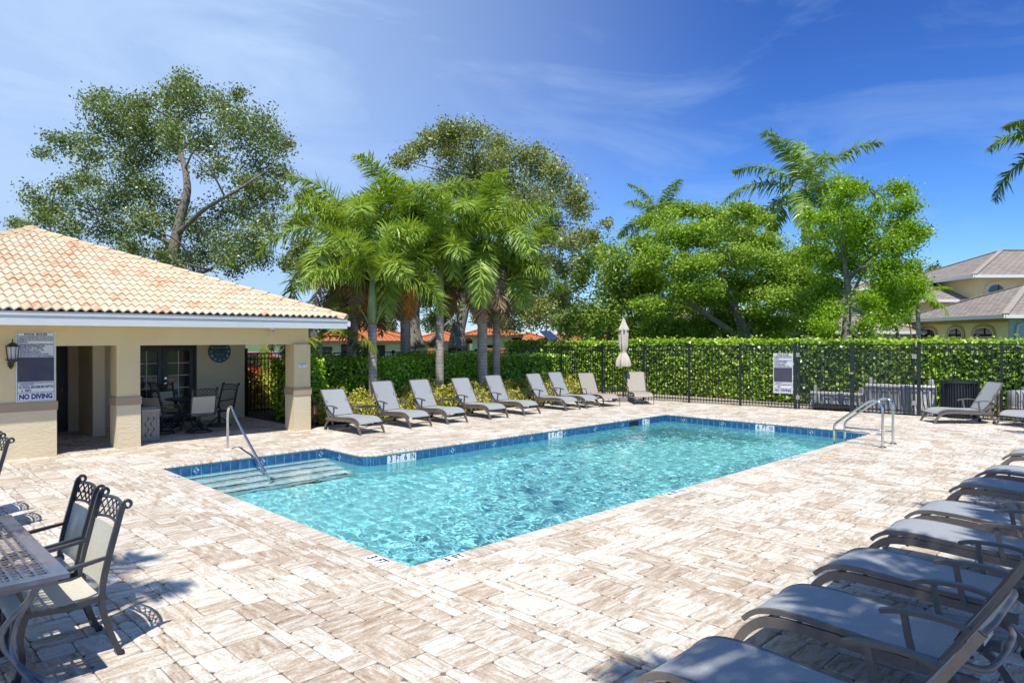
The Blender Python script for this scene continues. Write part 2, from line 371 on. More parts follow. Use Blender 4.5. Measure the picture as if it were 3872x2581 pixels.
def rooftile_mat():
    m, n, l, b = newmat('roof_tile')
    oi = n.new('ShaderNodeObjectInfo'); a = n.new('ShaderNodeAttribute'); a.attribute_name = 'tint'
    g = n.new('ShaderNodeNewGeometry')
    z = n.new('ShaderNodeTexNoise'); z.inputs['Scale'].default_value = 5.5; z.inputs['Detail'].default_value = 5; l.new(g.outputs['Position'], z.inputs['Vector'])
    ad_ = n.new('ShaderNodeMath'); ad_.operation = 'MULTIPLY_ADD'; ad_.inputs[1].default_value = .43; l.new(oi.outputs['Random'], ad_.inputs[0]); l.new(z.outputs['Fac'], ad_.inputs[2])
    r = n.new('ShaderNodeValToRGB'); e = r.color_ramp.elements
    e[0].position = .40; e[0].color = (.66,.55,.40,1); e[1].position = 1.0; e[1].color = (.56,.28,.15,1)
    for p, c in ((.66,(.64,.52,.37)), (.86,(.62,.45,.30)), (.95,(.59,.36,.22))): k = e.new(p); k.color = (*c, 1)
    l.new(ad_.outputs[0], r.inputs['Fac']); l.new(r.outputs[0], b.inputs['Base Color'])
    b.inputs['Roughness'].default_value = .75; b.inputs['Specular IOR Level'].default_value = .3
    fz = n.new('ShaderNodeTexNoise'); fz.inputs['Scale'].default_value = 70; l.new(g.outputs['Position'], fz.inputs['Vector'])
    bp = n.new('ShaderNodeBump'); bp.inputs['Strength'].default_value = .3; bp.inputs['Distance'].default_value = .005; l.new(fz.outputs['Fac'], bp.inputs['Height']); l.new(bp.outputs[0], b.inputs['Normal'])
rooftile_mat()
pm('hip_tile', (.56,.42,.25), (.64,.50,.33), rough=.75, scale=3.5, bump=.25, bscale=60)
pm('mortar', (.55,.40,.23), (.62,.46,.28), rough=.9, scale=9, bump=.6, bscale=30)

def rowed(name, c1, c2, c3, rowh, seg, axis_tilt=1.0):
    """roofing seen from afar: courses with staggered pieces (brick pattern in object space)"""
    m, n, l, b = newmat(name)
    t = n.new('ShaderNodeTexCoord'); sp = n.new('ShaderNodeSeparateXYZ'); l.new(t.outputs['UV'], sp.inputs[0])
    br = n.new('ShaderNodeTexBrick'); l.new(t.outputs['UV'], br.inputs['Vector'])
    br.inputs['Color1'].default_value = (*c1, 1); br.inputs['Color2'].default_value = (*c2, 1); br.inputs['Mortar'].default_value = (*c3, 1)
    br.inputs['Scale'].default_value = 1.0; br.inputs['Mortar Size'].default_value = rowh*.10; br.inputs['Brick Width'].default_value = seg; br.inputs['Row Height'].default_value = rowh
    l.new(br.outputs['Color'], b.inputs['Base Color']); b.inputs['Roughness'].default_value = .85; b.inputs['Specular IOR Level'].default_value = .25
    bp = n.new('ShaderNodeBump'); bp.inputs['Strength'].default_value = .8; bp.inputs['Distance'].default_value = .03; bp.invert = True
    l.new(br.outputs['Fac'], bp.inputs['Height']); l.new(bp.outputs[0], b.inputs['Normal'])
rowed('shingle', (.34,.30,.25), (.25,.22,.185), (.14,.12,.10), .22, .42)
rowed('clay_roof', (.56,.19,.06), (.48,.15,.045), (.27,.08,.03), .34, .30)

def stem_mat(name, c1, c2, ring):
    """palm trunk: grey, ringed by old leaf scars"""
    m, n, l, b = newmat(name)
    g = n.new('ShaderNodeNewGeometry'); sp = n.new('ShaderNodeSeparateXYZ'); l.new(g.outputs['Position'], sp.inputs[0])
    z = n.new('ShaderNodeTexNoise'); z.inputs['Scale'].default_value = 5; z.inputs['Detail'].default_value = 5; l.new(g.outputs['Position'], z.inputs['Vector'])
    wv = n.new('ShaderNodeMath'); wv.operation = 'MULTIPLY_ADD'; wv.inputs[1].default_value = .05; l.new(z.outputs['Fac'], wv.inputs[0]); l.new(sp.outputs['Z'], wv.inputs[2])
    dv = n.new('ShaderNodeMath'); dv.operation = 'MULTIPLY'; dv.inputs[1].default_value = 1.0/ring; l.new(wv.outputs[0], dv.inputs[0])
    fr = n.new('ShaderNodeMath'); fr.operation = 'FRACT'; l.new(dv.outputs[0], fr.inputs[0])
    lt = n.new('ShaderNodeMath'); lt.operation = 'LESS_THAN'; lt.inputs[1].default_value = .16; l.new(fr.outputs[0], lt.inputs[0])
    x = n.new('ShaderNodeMixRGB'); x.inputs['Color1'].default_value = (*c1, 1); x.inputs['Color2'].default_value = (*c2, 1)
    r = n.new('ShaderNodeMapRange'); r.inputs['From Min'].default_value = .3; r.inputs['From Max'].default_value = .7; l.new(z.outputs['Fac'], r.inputs['Value']); l.new(r.outputs[0], x.inputs['Fac'])
    x2 = n.new('ShaderNodeMixRGB'); x2.blend_type = 'MULTIPLY'; x2.inputs['Color2'].default_value = (.62,.58,.55,1); l.new(lt.outputs[0], x2.inputs['Fac']); l.new(x.outputs[0], x2.inputs['Color1'])
    l.new(x2.outputs[0], b.inputs['Base Color']); b.inputs['Roughness'].default_value = .9
    bp = n.new('ShaderNodeBump'); bp.inputs['Strength'].default_value = .6; bp.inputs['Distance'].default_value = .012; l.new(fr.outputs[0], bp.inputs['Height']); l.new(bp.outputs[0], b.inputs['Normal'])
stem_mat('palm_stem', (.33,.285,.25), (.52,.465,.41), .105)
stem_mat('royal_stem', (.40,.385,.355), (.53,.51,.475), .20)

leafmat('leaf_clusia', (.11,.25,.015), (.50,.76,.06), rough=.28, trans=.22, spec=.55, dry=(.42,.30,.08))
leafmat('leaf_hedge_r', (.13,.26,.018), (.44,.64,.06), rough=.30, trans=.26, spec=.5, dry=(.45,.34,.10))
leafmat('leaf_oak', (.075,.125,.03), (.33,.42,.11), rough=.38, trans=.20)
leafmat('leaf_oak_b', (.11,.155,.035), (.43,.48,.14), rough=.40, trans=.22)
leafmat('leaf_poinciana', (.12,.25,.02), (.40,.56,.075), rough=.5, trans=.30, dry=(.22,.12,.03))
leafmat('leaf_bright', (.13,.27,.012), (.38,.58,.035), rough=.42, trans=.36)
leafmat('leaf_weeping', (.13,.25,.03), (.42,.56,.09), rough=.42, trans=.30)
leafmat('leaf_foxtail', (.11,.22,.028), (.46,.60,.095), rough=.36, trans=.24, dry=(.30,.27,.05))
leafmat('leaf_royal', (.08,.18,.025), (.32,.46,.08), rough=.36, trans=.24)
leafmat('leaf_yellow_palm', (.12,.20,.02), (.30,.34,.05), rough=.4, trans=.28)
leafmat('leaf_gold', (.22,.28,.02), (.70,.64,.12), rough=.45, trans=.25)
leafmat('leaf_red', (.20,.04,.015), (.42,.12,.03), rough=.45, trans=.25)
leafmat('leaf_orange', (.28,.09,.02), (.50,.26,.05), rough=.45, trans=.25)
leafmat('leaf_far', (.10,.16,.05), (.28,.35,.12), rough=.6, trans=.2)
leafmat('leaf_dead', (.24,.15,.08), (.55,.40,.25), rough=.8, trans=.15)
leafmat('leaf_dead_orange', (.55,.24,.03), (.78,.44,.10), rough=.7, trans=.2)
# ------------------------------------------------------------------ pool outline (counter-clockwise, pool inside on the left)
PU, PV, NU, NV, RC = 12.81, 5.43, 3.0, 6.88, 0.30
OUT = [(0,0), (PU,0), (PU,PV)]
for k in range(9):
    a = -PI/2 - k/8*(PI/2); OUT.append((NU+RC+RC*math.cos(a), PV+RC+RC*math.sin(a)))
OUT += [(NU,NV), (0,NV)]
def miters(poly):
    n = len(poly); res = []
    for i in range(n):
        a, b, c = poly[i-1], poly[i], poly[(i+1) % n]
        d1 = Vector((b[0]-a[0], b[1]-a[1])).normalized(); d2 = Vector((c[0]-b[0], c[1]-b[1])).normalized()
        n1, n2 = Vector((d1.y,-d1.x)), Vector((d2.y,-d2.x)); res.append((n1+n2)/(1+n1.dot(n2)))
    return res
OM = miters(OUT)
def offs(d): return [(p[0]+m.x*d, p[1]+m.y*d) for p, m in zip(OUT, OM)]
def inside(poly, x, y):
    c = False; n = len(poly)
    for i in range(n):
        x1,y1 = poly[i]; x2,y2 = poly[(i+1)%n]
        if (y1 > y) != (y2 > y) and x < (x2-x1)*(y-y1)/(y2-y1)+x1: c = not c
    return c
def sheet(name, outer, hole, z, mat, kind='structure', parent=None):
    loops = [[Vector((x,y,0)) for x,y in outer]] + ([[Vector((x,y,0)) for x,y in hole]] if hole else [])
    pts = [p for lp in loops for p in lp]; tr = tessellate_polygon(loops)
    mb = MB(); mb.add([(p.x,p.y,z) for p in pts], [tuple(t) for t in tr])
    me = mb.mesh(name, mat)
    bm = bmesh.new(); bm.from_mesh(me)
    for f in bm.faces:
        if f.normal.z < 0: f.normal_flip()
    bm.to_mesh(me); bm.free()
    o = link(name, me, parent)
    if kind: o['kind'] = kind
    return o

FENCE = lambda v: 16.0 + (7.88 - v)*0.1525                 # the fence line at the far end of the deck
sheet('ground', [(-320,-320),(320,-320),(320,320),(-320,320)], offs(.16), -.055, 'grass')
DECK = [(-9,-9.5),(FENCE(-9.5)+.05,-9.5),(FENCE(9.72)+.05,9.72),(4.12,9.72),(4.12,12.98),(-6,12.98),(-6,9.4),(-9,9.4)]
deck = sheet('pool_deck', DECK, offs(.215), -.013, 'joint')
sheet('planting_bed', [(4.12,9.72),(FENCE(9.72)+.05,9.72),(FENCE(14.2)+.05,14.2),(4.12,14.2)], None, -.011, 'mulch')
sheet('equipment_yard', [(FENCE(9)+.06,9),(FENCE(-9)+.06,-9),(21,-9),(21,14),(FENCE(14)+.06,14)], None, -.03, 'sand')

# ------------------------------------------------------------------ pavers: mixed sizes, tumbled corners, laid along the pool
def lay_pavers():
    mx_, my_ = (PU+.464)/128, (PV+.464)/57; x0, y0 = -.232-85*mx_, -.232-90*my_; nx, ny = 264, 218
    hole = offs(.232); free = np.zeros((nx, ny), bool)
    for i in range(nx):
        for j in range(ny):
            x, y = x0+(i+.5)*mx_, y0+(j+.5)*my_
            if inside(DECK, x, y) and not inside(hole, x, y): free[i, j] = True
    sizes = [(3,2)]*5 + [(2,3)]*3 + [(3,3)]*5 + [(4,3)]*2 + [(3,4)]*1 + [(2,2)]*1
    out = []
    for j in range(ny):
        for i in range(nx):
            if not free[i, j]: continue
            rnd.shuffle(sizes)
            for a, b in sizes + [(2,2),(3,1),(1,3),(2,1),(1,2),(1,1)]:
                if i+a <= nx and j+b <= ny and free[i:i+a, j:j+b].all():
                    free[i:i+a, j:j+b] = False; out.append((x0+i*mx_, y0+j*my_, a*mx_, b*my_)); break
    return out
PAV = lay_pavers()
def paver_geo(x, y, w, h):
    g = .0022; x += g; y += g; w -= 2*g; h -= 2*g
    c = min(.030, .24*min(w, h)); j = lambda s: rnd.uniform(-s, s)
    cs = [c*rnd.uniform(.25, 1.2) for _ in range(4)]
    ring = [(x+cs[0],y),(x+w-cs[1],y),(x+w,y+cs[1]),(x+w,y+h-cs[2]),(x+w-cs[2],y+h),(x+cs[3],y+h),(x,y+h-cs[3]),(x,y+cs[0])]
    ring = [(px+j(.0022), py+j(.0022)) for px, py in ring]
    zt = j(.0022); tx, ty = j(.005), j(.005); mx, my = x+w/2, y+h/2
    V = [(px,py,-.02) for px,py in ring] + [(px,py,-.0055+zt) for px,py in ring]
    V += [(mx+(px-mx)*(1-.022/w), my+(py-my)*(1-.022/h), zt+tx*(px-mx)+ty*(py-my)) for px,py in ring]
    return V
PF = [(k,(k+1)%8,8+(k+1)%8,8+k) for k in range(8)] + [(8+k,8+(k+1)%8,16+(k+1)%8,16+k) for k in range(8)] + [(16,17,18,19),(16,19,20,23),(20,21,22,23)]
def paver_mesh(items, name):
    V = []; F = []; A = []
    for it in items:
        b = len(V); V += paver_geo(*it); F += [tuple(i+b for i in f) for f in PF]
        w, h = it[2], it[3]
        d = 0.0 if (w > h*1.1 or (abs(w-h) < .02 and rnd.random() < .8)) else (1.0 if rnd.random() < .72 else 0.0)
        A += [(rnd.random(), rnd.random(), d, 1.0)]*len(PF)
    me = bpy.data.meshes.new(name); me.from_pydata(V, [], F); me.update()
    at = me.attributes.new('pv', 'FLOAT_COLOR', 'FACE'); at.data.foreach_set('color', np.array(A, np.float32).ravel())
    me.materials.append(M['paver']); return me
def screen_size(it):
    p = np.array([it[0]+it[2]/2, it[1]+it[3]/2, 0]) - CAM; z = p @ FWD
    if z < .5: return 0
    sx, sy = (p @ RGT)/z*FPX, (p @ UPV)/z*FPX
    if abs(sx) > 1960 or abs(sy) > 1310: return 0
    return it[2]*it[3]/z**3
PAV.sort(key=screen_size, reverse=True)
for it in PAV[:300]: link('paver', paver_mesh([it], 'paver'), deck)
tag(link('paver_field', paver_mesh(PAV[300:], 'paver_field'), deck), kind='stuff')

# ------------------------------------------------------------------ pool shell
def plaster(name, c1, c2):
    m, n, l, b = newmat(name)
    g = n.new('ShaderNodeNewGeometry')
    z = n.new('ShaderNodeTexNoise'); z.inputs['Scale'].default_value = 26; z.inputs['Detail'].default_value = 4; l.new(g.outputs['Position'], z.inputs['Vector'])
    v = n.new('ShaderNodeTexNoise'); v.inputs['Scale'].default_value = 2.2; v.inputs['Detail'].default_value = 3; l.new(g.outputs['Position'], v.inputs['Vector'])
    a = n.new('ShaderNodeMath'); a.operation = 'MULTIPLY_ADD'; a.inputs[1].default_value = .5; l.new(v.outputs['Fac'], a.inputs[0]); l.new(z.outputs['Fac'], a.inputs[2])
    r = n.new('ShaderNodeMapRange'); r.inputs['From Min'].default_value = .58; r.inputs['From Max'].default_value = .92; l.new(a.outputs[0], r.inputs['Value'])
    x = n.new('ShaderNodeMixRGB'); x.inputs['Color1'].default_value = (*c1, 1); x.inputs['Color2'].default_value = (*c2, 1)
    l.new(r.outputs[0], x.inputs['Fac']); l.new(x.outputs[0], b.inputs['Base Color']); b.inputs['Roughness'].default_value = .8
plaster('plaster', (.74,.80,.78), (.84,.87,.85)); plaster('plaster_water_tint', (.36,.84,.86), (.46,.90,.91))  # basin aqua: the light's tint through deep water, put into the plaster colour
pm('tile_blue', (.012,.075,.20), (.035,.16,.34), rough=.12, scale=9, spec=.6, bump=.15, bscale=14)
pm('tile_pale', (.30,.50,.60), (.42,.60,.68), rough=.2, scale=12)
pm('tile_white', (.82,.83,.82), (.88,.89,.88), rough=.2, scale=6)
pm('grout', (.62,.68,.68), (.70,.74,.73), rough=.8, scale=9)
pm('step_trim', (.010,.02,.05), (.02,.04,.09), rough=.2, scale=12)

FZ = lambda u: -1.15 - .85*(u/PU)
shell = tag(link('pool_shell', None), kind='structure')
w = MB(); n = len(OUT)
for i in range(n):
    a, b = OUT[i], OUT[(i+1)%n]
    w.add([(a[0],a[1],-.045),(b[0],b[1],-.045),(b[0],b[1],-2.2),(a[0],a[1],-2.2)], [(0,1,2,3)])
w.build('pool_wall', 'plaster_water_tint', shell, fix=False)
fl = MB(); pts = [Vector((x,y,0)) for x,y in OUT]
fl.add([(p.x,p.y,FZ(p.x)) for p in pts], [tuple(t) for t in tessellate_polygon([pts])]); fl.build('pool_floor', 'plaster_water_tint', shell)
SV = [6.70, 6.42, 6.14, 5.86]; SZ = [-.355, -.555, -.755, -.955]
for v, z in zip(SV, SZ):
    st = MB().box(.0005, NU-.0005, v, NV-.0005, -1.16, z-.0004*v).build('step', 'plaster', shell)
    MB().box(.01, 2.86, v-.006, v+.030, z-.025, z+.004).build('step_trim', 'step_trim', st)

# coping stones with a bullnose, mitred at the corners
PROF = [(.232,-.05),(.232,-.002),(.215,.002),(.03,.002),(.004,-.005),(-.014,-.02),(-.020,-.034),(-.012,-.05),(.006,-.058),(.05,-.058)]
def stations(spacing):
    st = []
    for i in range(n):
        a, b = Vector(OUT[i]), Vector(OUT[(i+1)%n]); L = (b-a).length
        k = max(1, round(L/spacing)); d = (b-a)/L; nn = Vector((d.y,-d.x))
        for q in range(k):
            p, r = a+(b-a)*(q/k), a+(b-a)*((q+1)/k)
            st.append((p, r, OM[i] if q == 0 else nn, OM[(i+1)%n] if q == k-1 else nn, d, L))
    return st
def cmesh(p, r, mp_, mr, d):
    V = []
    for c, mv, sgn in ((p, mp_, 1), (r, mr, -1)):
        for o_, z in PROF:
            q = c + mv*o_ + d*(sgn*.0015); V.append((q.x, q.y, z))
    k = len(PROF); F = [(i,(i+1)%k,k+(i+1)%k,k+i) for i in range(k)] + [tuple(range(k-1,-1,-1)), tuple(range(k,2*k))]
    me = bpy.data.meshes.new('coping_stone'); me.from_pydata(V, [], F); me.update()
    bm = bmesh.new(); bm.from_mesh(me); bmesh.ops.recalc_face_normals(bm, faces=bm.faces); bm.to_mesh(me); bm.free()
    along_u = abs(d.x) > abs(d.y)
    at = me.attributes.new('pv', 'FLOAT_COLOR', 'FACE')
    at.data.foreach_set('color', np.array([(rnd.uniform(.25,.8), rnd.random(), 1.0 if along_u else 0.0, 1)]*len(F), np.float32).ravel())
    me.materials.append(M['paver']); return me
for p, r, m1, m2, d, L in stations(.305):
    link('coping_stone', cmesh(p, r, m1, m2, d), shell)

# waterline tiles on the walls that face the camera, with a pale diamond every seventh, and lettered depth tiles
TP = .165; TZ0, TZ1 = -.235, -.062
def tilebox(mb, p, d, nn, w_, z0, z1, t0, t1):
    q = [p + d*(-w_/2) - nn*t0, p + d*(w_/2) - nn*t0, p + d*(w_/2) - nn*t1, p + d*(-w_/2) - nn*t1]
    mb.add([(v.x,v.y,z0) for v in q] + [(v.x,v.y,z1) for v in q], [(3,2,1,0),(4,5,6,7),(0,1,5,4),(1,2,6,5),(2,3,7,6),(3,0,4,7)])
def text_mesh(txt, size, mat, sx=1.0, align='CENTER', bold=.0):
    c = bpy.data.curves.new('t', 'FONT'); c.body = txt; c.size = size; c.align_x = align; c.align_y = 'CENTER'; c.offset = bold; c.resolution_u = 3
    o = bpy.data.objects.new('t', c); col.objects.link(o)
    dg = bpy.context.evaluated_depsgraph_get(); dg.update()
    me = bpy.data.meshes.new_from_object(o.evaluated_get(dg)); bpy.data.objects.remove(o); bpy.data.curves.remove(c)
    me.transform(Matrix.Diagonal((sx,1,1,1))); me.materials.clear(); me.materials.append(M[mat]); return me
def place_text(name, txt, size, mat, origin, xdir, up, parent, sx=1.0, align='CENTER', bold=0.0):
    me = text_mesh(txt, size, mat, sx, align, bold); x = Vector(xdir).normalized(); u = Vector(up).normalized(); z = x.cross(u)
    mt = Matrix((x, u, z)).transposed().to_4x4(); mt.translation = Vector(origin); me.transform(mt)
    return link(name, me, parent)
def nodive(mb, c, x, u, r):
    """ring with a slash"""
    x, u, c = Vector(x), Vector(u), Vector(c); V = []; F = []; N = 20
    for k in range(N):
        a = 2*PI*k/N
        for rr in (r, r*.80): V.append(c + (x*math.cos(a) + u*math.sin(a))*rr)
    for k in range(N): F.append((2*k, 2*k+1, (2*k+3) % (2*N), (2*k+2) % (2*N)))
    mb.add(V, F); a = (x*.7 - u*.7)*r*.85; b = (x*.7+u*.7)*r*.09
    mb.add([c-a-b, c+a-b, c+a+b, c-a+b], [(0,1,2,3)])
    h = (x*.3+u*.35)*r; s_ = (x*.12)*r
    mb.add([c-h-s_, c+h-s_, c+h+s_, c-h+s_], [(0,1,2,3)])

MARK = []   # (wall, from, to, text)
uA, uB = onv(1456,1735,PV)[0], onv(1563,1720,PV)[0]
WALLS = [  # origin, direction, outward normal, length, lettered spans (start, glyphs)
    (Vector((NU+RC, PV)), Vector((1,0)), Vector((0,1)), PU-NU-RC, [(uA-NU-RC, ['3','FT','6','IN']), (onv(2080,1630,PV)[0]-NU-RC, ['5','FT','0']), (onv(2434,1590,PV)[0]-NU-RC, ['6','FT'])]),
    (Vector((PU, PV)), Vector((0,-1)), Vector((1,0)), PV, [(PV-onu(2845,1605,PU)[1], ['6','FT','0'])]),
    (Vector((0, NV)), Vector((1,0)), Vector((0,1)), NU, []),
    (Vector((NU, NV)), Vector((0,-1)), Vector((1,0)), NV-PV-RC, []),
]
count = 0
for o_, d, nn, L, marks in WALLS:
    d3 = Vector((d.x,d.y,0)); k = 0; nt = int(round(L/TP)); tp = L/nt
    gr = MB(); q = o_ + d*(L/2); tilebox(gr, q, d, nn, L, TZ0, TZ1, .0, .003); gr.build('grout', 'grout', shell)
    spans = []
    for s, gl in marks:
        i0 = int(round(s/tp)); spans.append((i0, gl))
    for i in range(nt):
        c = o_ + d*((i+.5)*tp); hit = None
        for i0, gl in spans:
            if i0 <= i < i0+len(gl): hit = gl[i-i0]
        mb = MB(); tilebox(mb, c, d, nn, tp-.010, TZ0+.003, TZ1-.003, .001, .009)
        if hit is None:
            t = mb.build('waterline_tile', 'tile_blue', shell)
            if (i+4) % 7 == 0:
                z0 = (TZ0+TZ1)/2+.012; r = .060; f = c - nn*.0105; dm = MB()
                for sg in (-1, 1):   # two interlocked halves
                    dm.add([f3 for f3 in [(f.x+d.x*a*r, f.y+d.y*a*r, z0+b*r) for a, b in ((0,sg),(sg*.9,sg*.1),(sg*.45,-sg*.25),(sg*.05,sg*.2),(sg*.25,sg*.45),(sg*.02,sg*.70),(-sg*.42,sg*.42),(-sg*.55,sg*.55*.8))]], [tuple(range(8))])
                dm.build('diamond_motif', 'tile_pale', t)
                ln = MB()
                for a, b in ((0,1),(1,0),(0,-1),(-1,0)):
                    q0 = Vector((f.x+d.x*a*r, f.y+d.y*a*r, z0+b*r)); q1 = Vector((f.x+d.x*a*.078, f.y+d.y*a*.078, z0+b*.078)); ln.beam(q0, q1, .004, .002)
                ln.build('motif_line', 'tile_pale', t)
        else:
            t = mb.build('depth_tile', 'tile_white', shell)
            z0 = (TZ0+TZ1)/2+.014; f = c - nn*.0112
            if hit == '0':
                sm = MB(); nodive(sm, (f.x,f.y,z0), d3, (0,0,1), .052); sm.build('no_diving_symbol', 'ink_black', t, fix=False)
            else:
                place_text('lettering', hit, .165, 'ink_black', (f.x,f.y,z0), d3, (0,0,1), t, sx=.72 if len(hit) > 1 else .85, bold=.002)
for i in range(3, 11):   # tiles round the curved corner
    a, b = Vector(OUT[i]), Vector(OUT[i+1]); d = (b-a).normalized(); nn = Vector((d.y,-d.x)); mb = MB()
    tilebox(mb, (a+b)/2, d, nn, (b-a).length-.004, TZ0+.003, TZ1-.003, .001, .007); mb.build('waterline_tile', 'tile_blue', shell)
# skimmer mouth in the far left wall
MB().box(onv(2395,1602,PV)[0]-.2, onv(2395,1602,PV)[0]+.22, PV-.013, PV-.003, -.20, -.085).build('skimmer_mouth', 'ink_black', shell)

# lettered plates set into the coping
def deck_plate(u, v, ang, glyphs, tiles=2):
    L = .152*tiles; x = Vector((math.cos(ang), math.sin(ang), 0)); y = Vector((-x.y, x.x, 0)); c = Vector((u, v, .0035))
    mb = MB(); mb.cbox((u, v, .003), L, .152, .007, ang); t = mb.build('depth_plate', 'tile_white', shell)
    gx = -L/2
    for k, g in enumerate(glyphs):
        cx = c + x*(-L/2 + .152*(k+.5) if len(glyphs) <= tiles else 0) + Vector((0,0,.004))
        if g == '0':
            sm = MB(); nodive(sm, cx, x, y, .05); sm.build('no_diving_symbol', 'ink_black', t, fix=False)
        else: place_text('lettering', g, .15, 'ink_black', cx, x, y, t, sx=.72 if len(g) > 1 else .9, bold=.004)
deck_plate(-.128, .37, -PI/2, ['3','FT'])
deck_plate(.41, -.112, 0, ['3','FT'])
deck_plate(4.36, -.115, 0, ['4','FT','0'], 3)
deck_plate(8.17, -.115, 0, ['5','FT','0'], 3)
deck_plate(-.128, 5.83, -PI/2, ['3','FT'])
deck_plate(3.72, 5.55, PI, ['3','FT','6','IN'], 4)
deck_plate(8.25, 5.55, PI, ['5','FT','0'], 3)
deck_plate(11.95, 5.55, PI, ['6','FT'])
deck_plate(12.93, 2.74, PI/2, ['6','FT','0'], 3)
MB().lathe([(.11,-.004),(.13,.004),(.12,.009),(.0,.011)], 24, (8.63,-.55,0)).build('skimmer_lid', 'hip_tile', shell)

# ------------------------------------------------------------------ water
def water_mat():
    m, n, l, b = newmat('water'); n.remove(b); out = n['Material Output']
    gl = n.new('ShaderNodeBsdfGlass'); gl.inputs['IOR'].default_value = 1.33; gl.inputs['Roughness'].default_value = 0.0
    gl.inputs['Color'].default_value = (.85,.985,.992,1); l.new(gl.outputs[0], out.inputs['Surface'])
water_mat()
def water_body():
    """the water surface: a fine grid raised into small ripples, calm over the steps and choppy in the open"""
    st = .021; nx, ny = int((PU+.02)/st)+1, int((NV+.02)/st)+1
    X, Y = np.meshgrid(np.linspace(-.008, PU+.008, nx), np.linspace(-.008, NV+.008, ny), indexing='ij')
    rs = np.random.default_rng(5); Z = np.zeros_like(X)
    for k in range(90):
        wl_ = rs.uniform(.06,.42); a = rs.uniform(0, 2*PI); kk = 2*PI/wl_; Z += .0031*wl_*rs.uniform(.4,1)*np.sin(kk*(X*math.cos(a)+Y*math.sin(a)) + 1.2*np.sin(.9*X+1.3*Y+k) + rs.uniform(0,6.28))
    am = .30+.70*np.clip(.5+.5*np.sin(X*.75+.6)*np.cos(Y*.9+.3)+.35*np.sin(X*.33+Y*.8), 0, 1)
    am *= 1-.72*np.clip((Y-4.9)/1.0, 0, 1)*np.clip((3.6-X)/.8, 0, 1)
    V = np.stack([X, Y, Z*am-.205], -1).reshape(-1,3)
    i, j = np.meshgrid(np.arange(nx-1), np.arange(ny-1), indexing='ij'); i, j = i.ravel(), j.ravel()
    keep = ~((X[i,j] > NU+.32) & (Y[i,j] > PV+.02)); i, j = i[keep], j[keep]
    me = np_mesh('pool_water', V, np.stack([i*ny+j, (i+1)*ny+j, (i+1)*ny+j+1, i*ny+j+1], 1), 'water', smooth=True)
    return tag(link('pool_water', me), kind='structure')
wt = water_body(); wt.cycles.is_caustics_caster = True
for o in shell.children_recursive: o.cycles.is_caustics_receiver = True
sl.cycles.is_caustics_light = True
# ------------------------------------------------------------------ pavilion
WV = 9.43                                                   # front face of its wall
EU1, EV0, T, SL, EZ = 4.72, 8.93, 5.20, .395, 2.585          # eave corner, eave line, half span, roof slope, eave height
EU0, EV1 = EU1-2*T, EV0+2*T
pav = empty('pool_pavilion', (0,0,0), 0, 'cream stucco pool pavilion with barrel tile hip roof and open seating bay', 'building')
HZ = 1.97
def wall(name, x0, x1, y0, y1, z0, z1, mat='stucco'): return MB().box(x0,x1,y0,y1,z0,z1).build(name, mat, pav)
# front wall left of the restroom entry: rough plinth below, smooth above, painted band between
def pier(name, x0, x1, y0, y1):
    wall(name, x0, x1, y0, y1, .9, HZ, 'stucco')
    wall('wall_base', x0-.006, x1+.006, y0-.010, y1+.006, -.05, .905, 'stucco_low')
    wall('band', x0-.022, x1+.022, y0-.026, y1+.022, .82, .975, 'band')
pier('wall', -5.35, -.93, WV, WV+.25)
pier('column', .05, .46, WV, WV+.42)
pier('column', 3.63, 4.03, WV-.09, WV+.33)
wall('header', -5.35, 4.03, WV-.002, WV+.25, HZ, 2.40)
wall('header', 3.78, 4.028, WV+.25, 18.9, HZ+.002, 2.40)
wall('wall', -5.35, -5.1, WV+.25, 18.8, -.05, 2.4); wall('wall', -5.1, 3.78, 18.55, 18.8, -.05, 2.4)
BW = 12.92
wall('back_wall', 2.80, 4.035, BW, BW+.22, -.05, 2.4, 'stucco_in'); wall('back_wall', .41, 1.22, BW, BW+.22, -.05, 2.4, 'stucco_in')
wall('back_wall', 1.22, 2.80, BW, BW+.22, 2.06, 2.4, 'stucco_in')
wall('side_wall', 3.80, 4.035, BW+.22, 18.55, -.05, 2.4, 'stucco_in')
wall('partition', .18, .41, 11.69, BW+.22, -.05, 2.4, 'stucco_in')
wall('partition', -.02, .18, BW-.02, BW+.2, -.05, 2.4, 'stucco_in')
wall('partition', -2.4, -.98, BW+.05, BW+.25, -.05, 2.4, 'stucco_in')
wall('partition', -2.6, -2.4, WV+.25, BW+.05, -.05, 2.4, 'stucco_in')
d0 = MB().box(-.98, -.02, BW+.06, BW+.10, 0, 2.05).build('restroom_door', 'door_black', pav)
MB().lathe([(.02,-.03),(.028,0),(.02,.03)], 10, (-.14,BW+.02,.95)).build('handle', 'steel', d0)
MB().box(-5.3, 4.0, WV+.26, 18.5, 2.33, 2.345).build('ceiling', 'soffit', pav)
MB().box(EU0+.02, EU1-.02, EV0+.02, WV-.004, 2.345, 2.36).build('soffit', 'soffit', pav)
MB().box(4.032, EU1-.02, WV-.002, EV1-.02, 2.345, 2.36).build('soffit', 'soffit', pav)
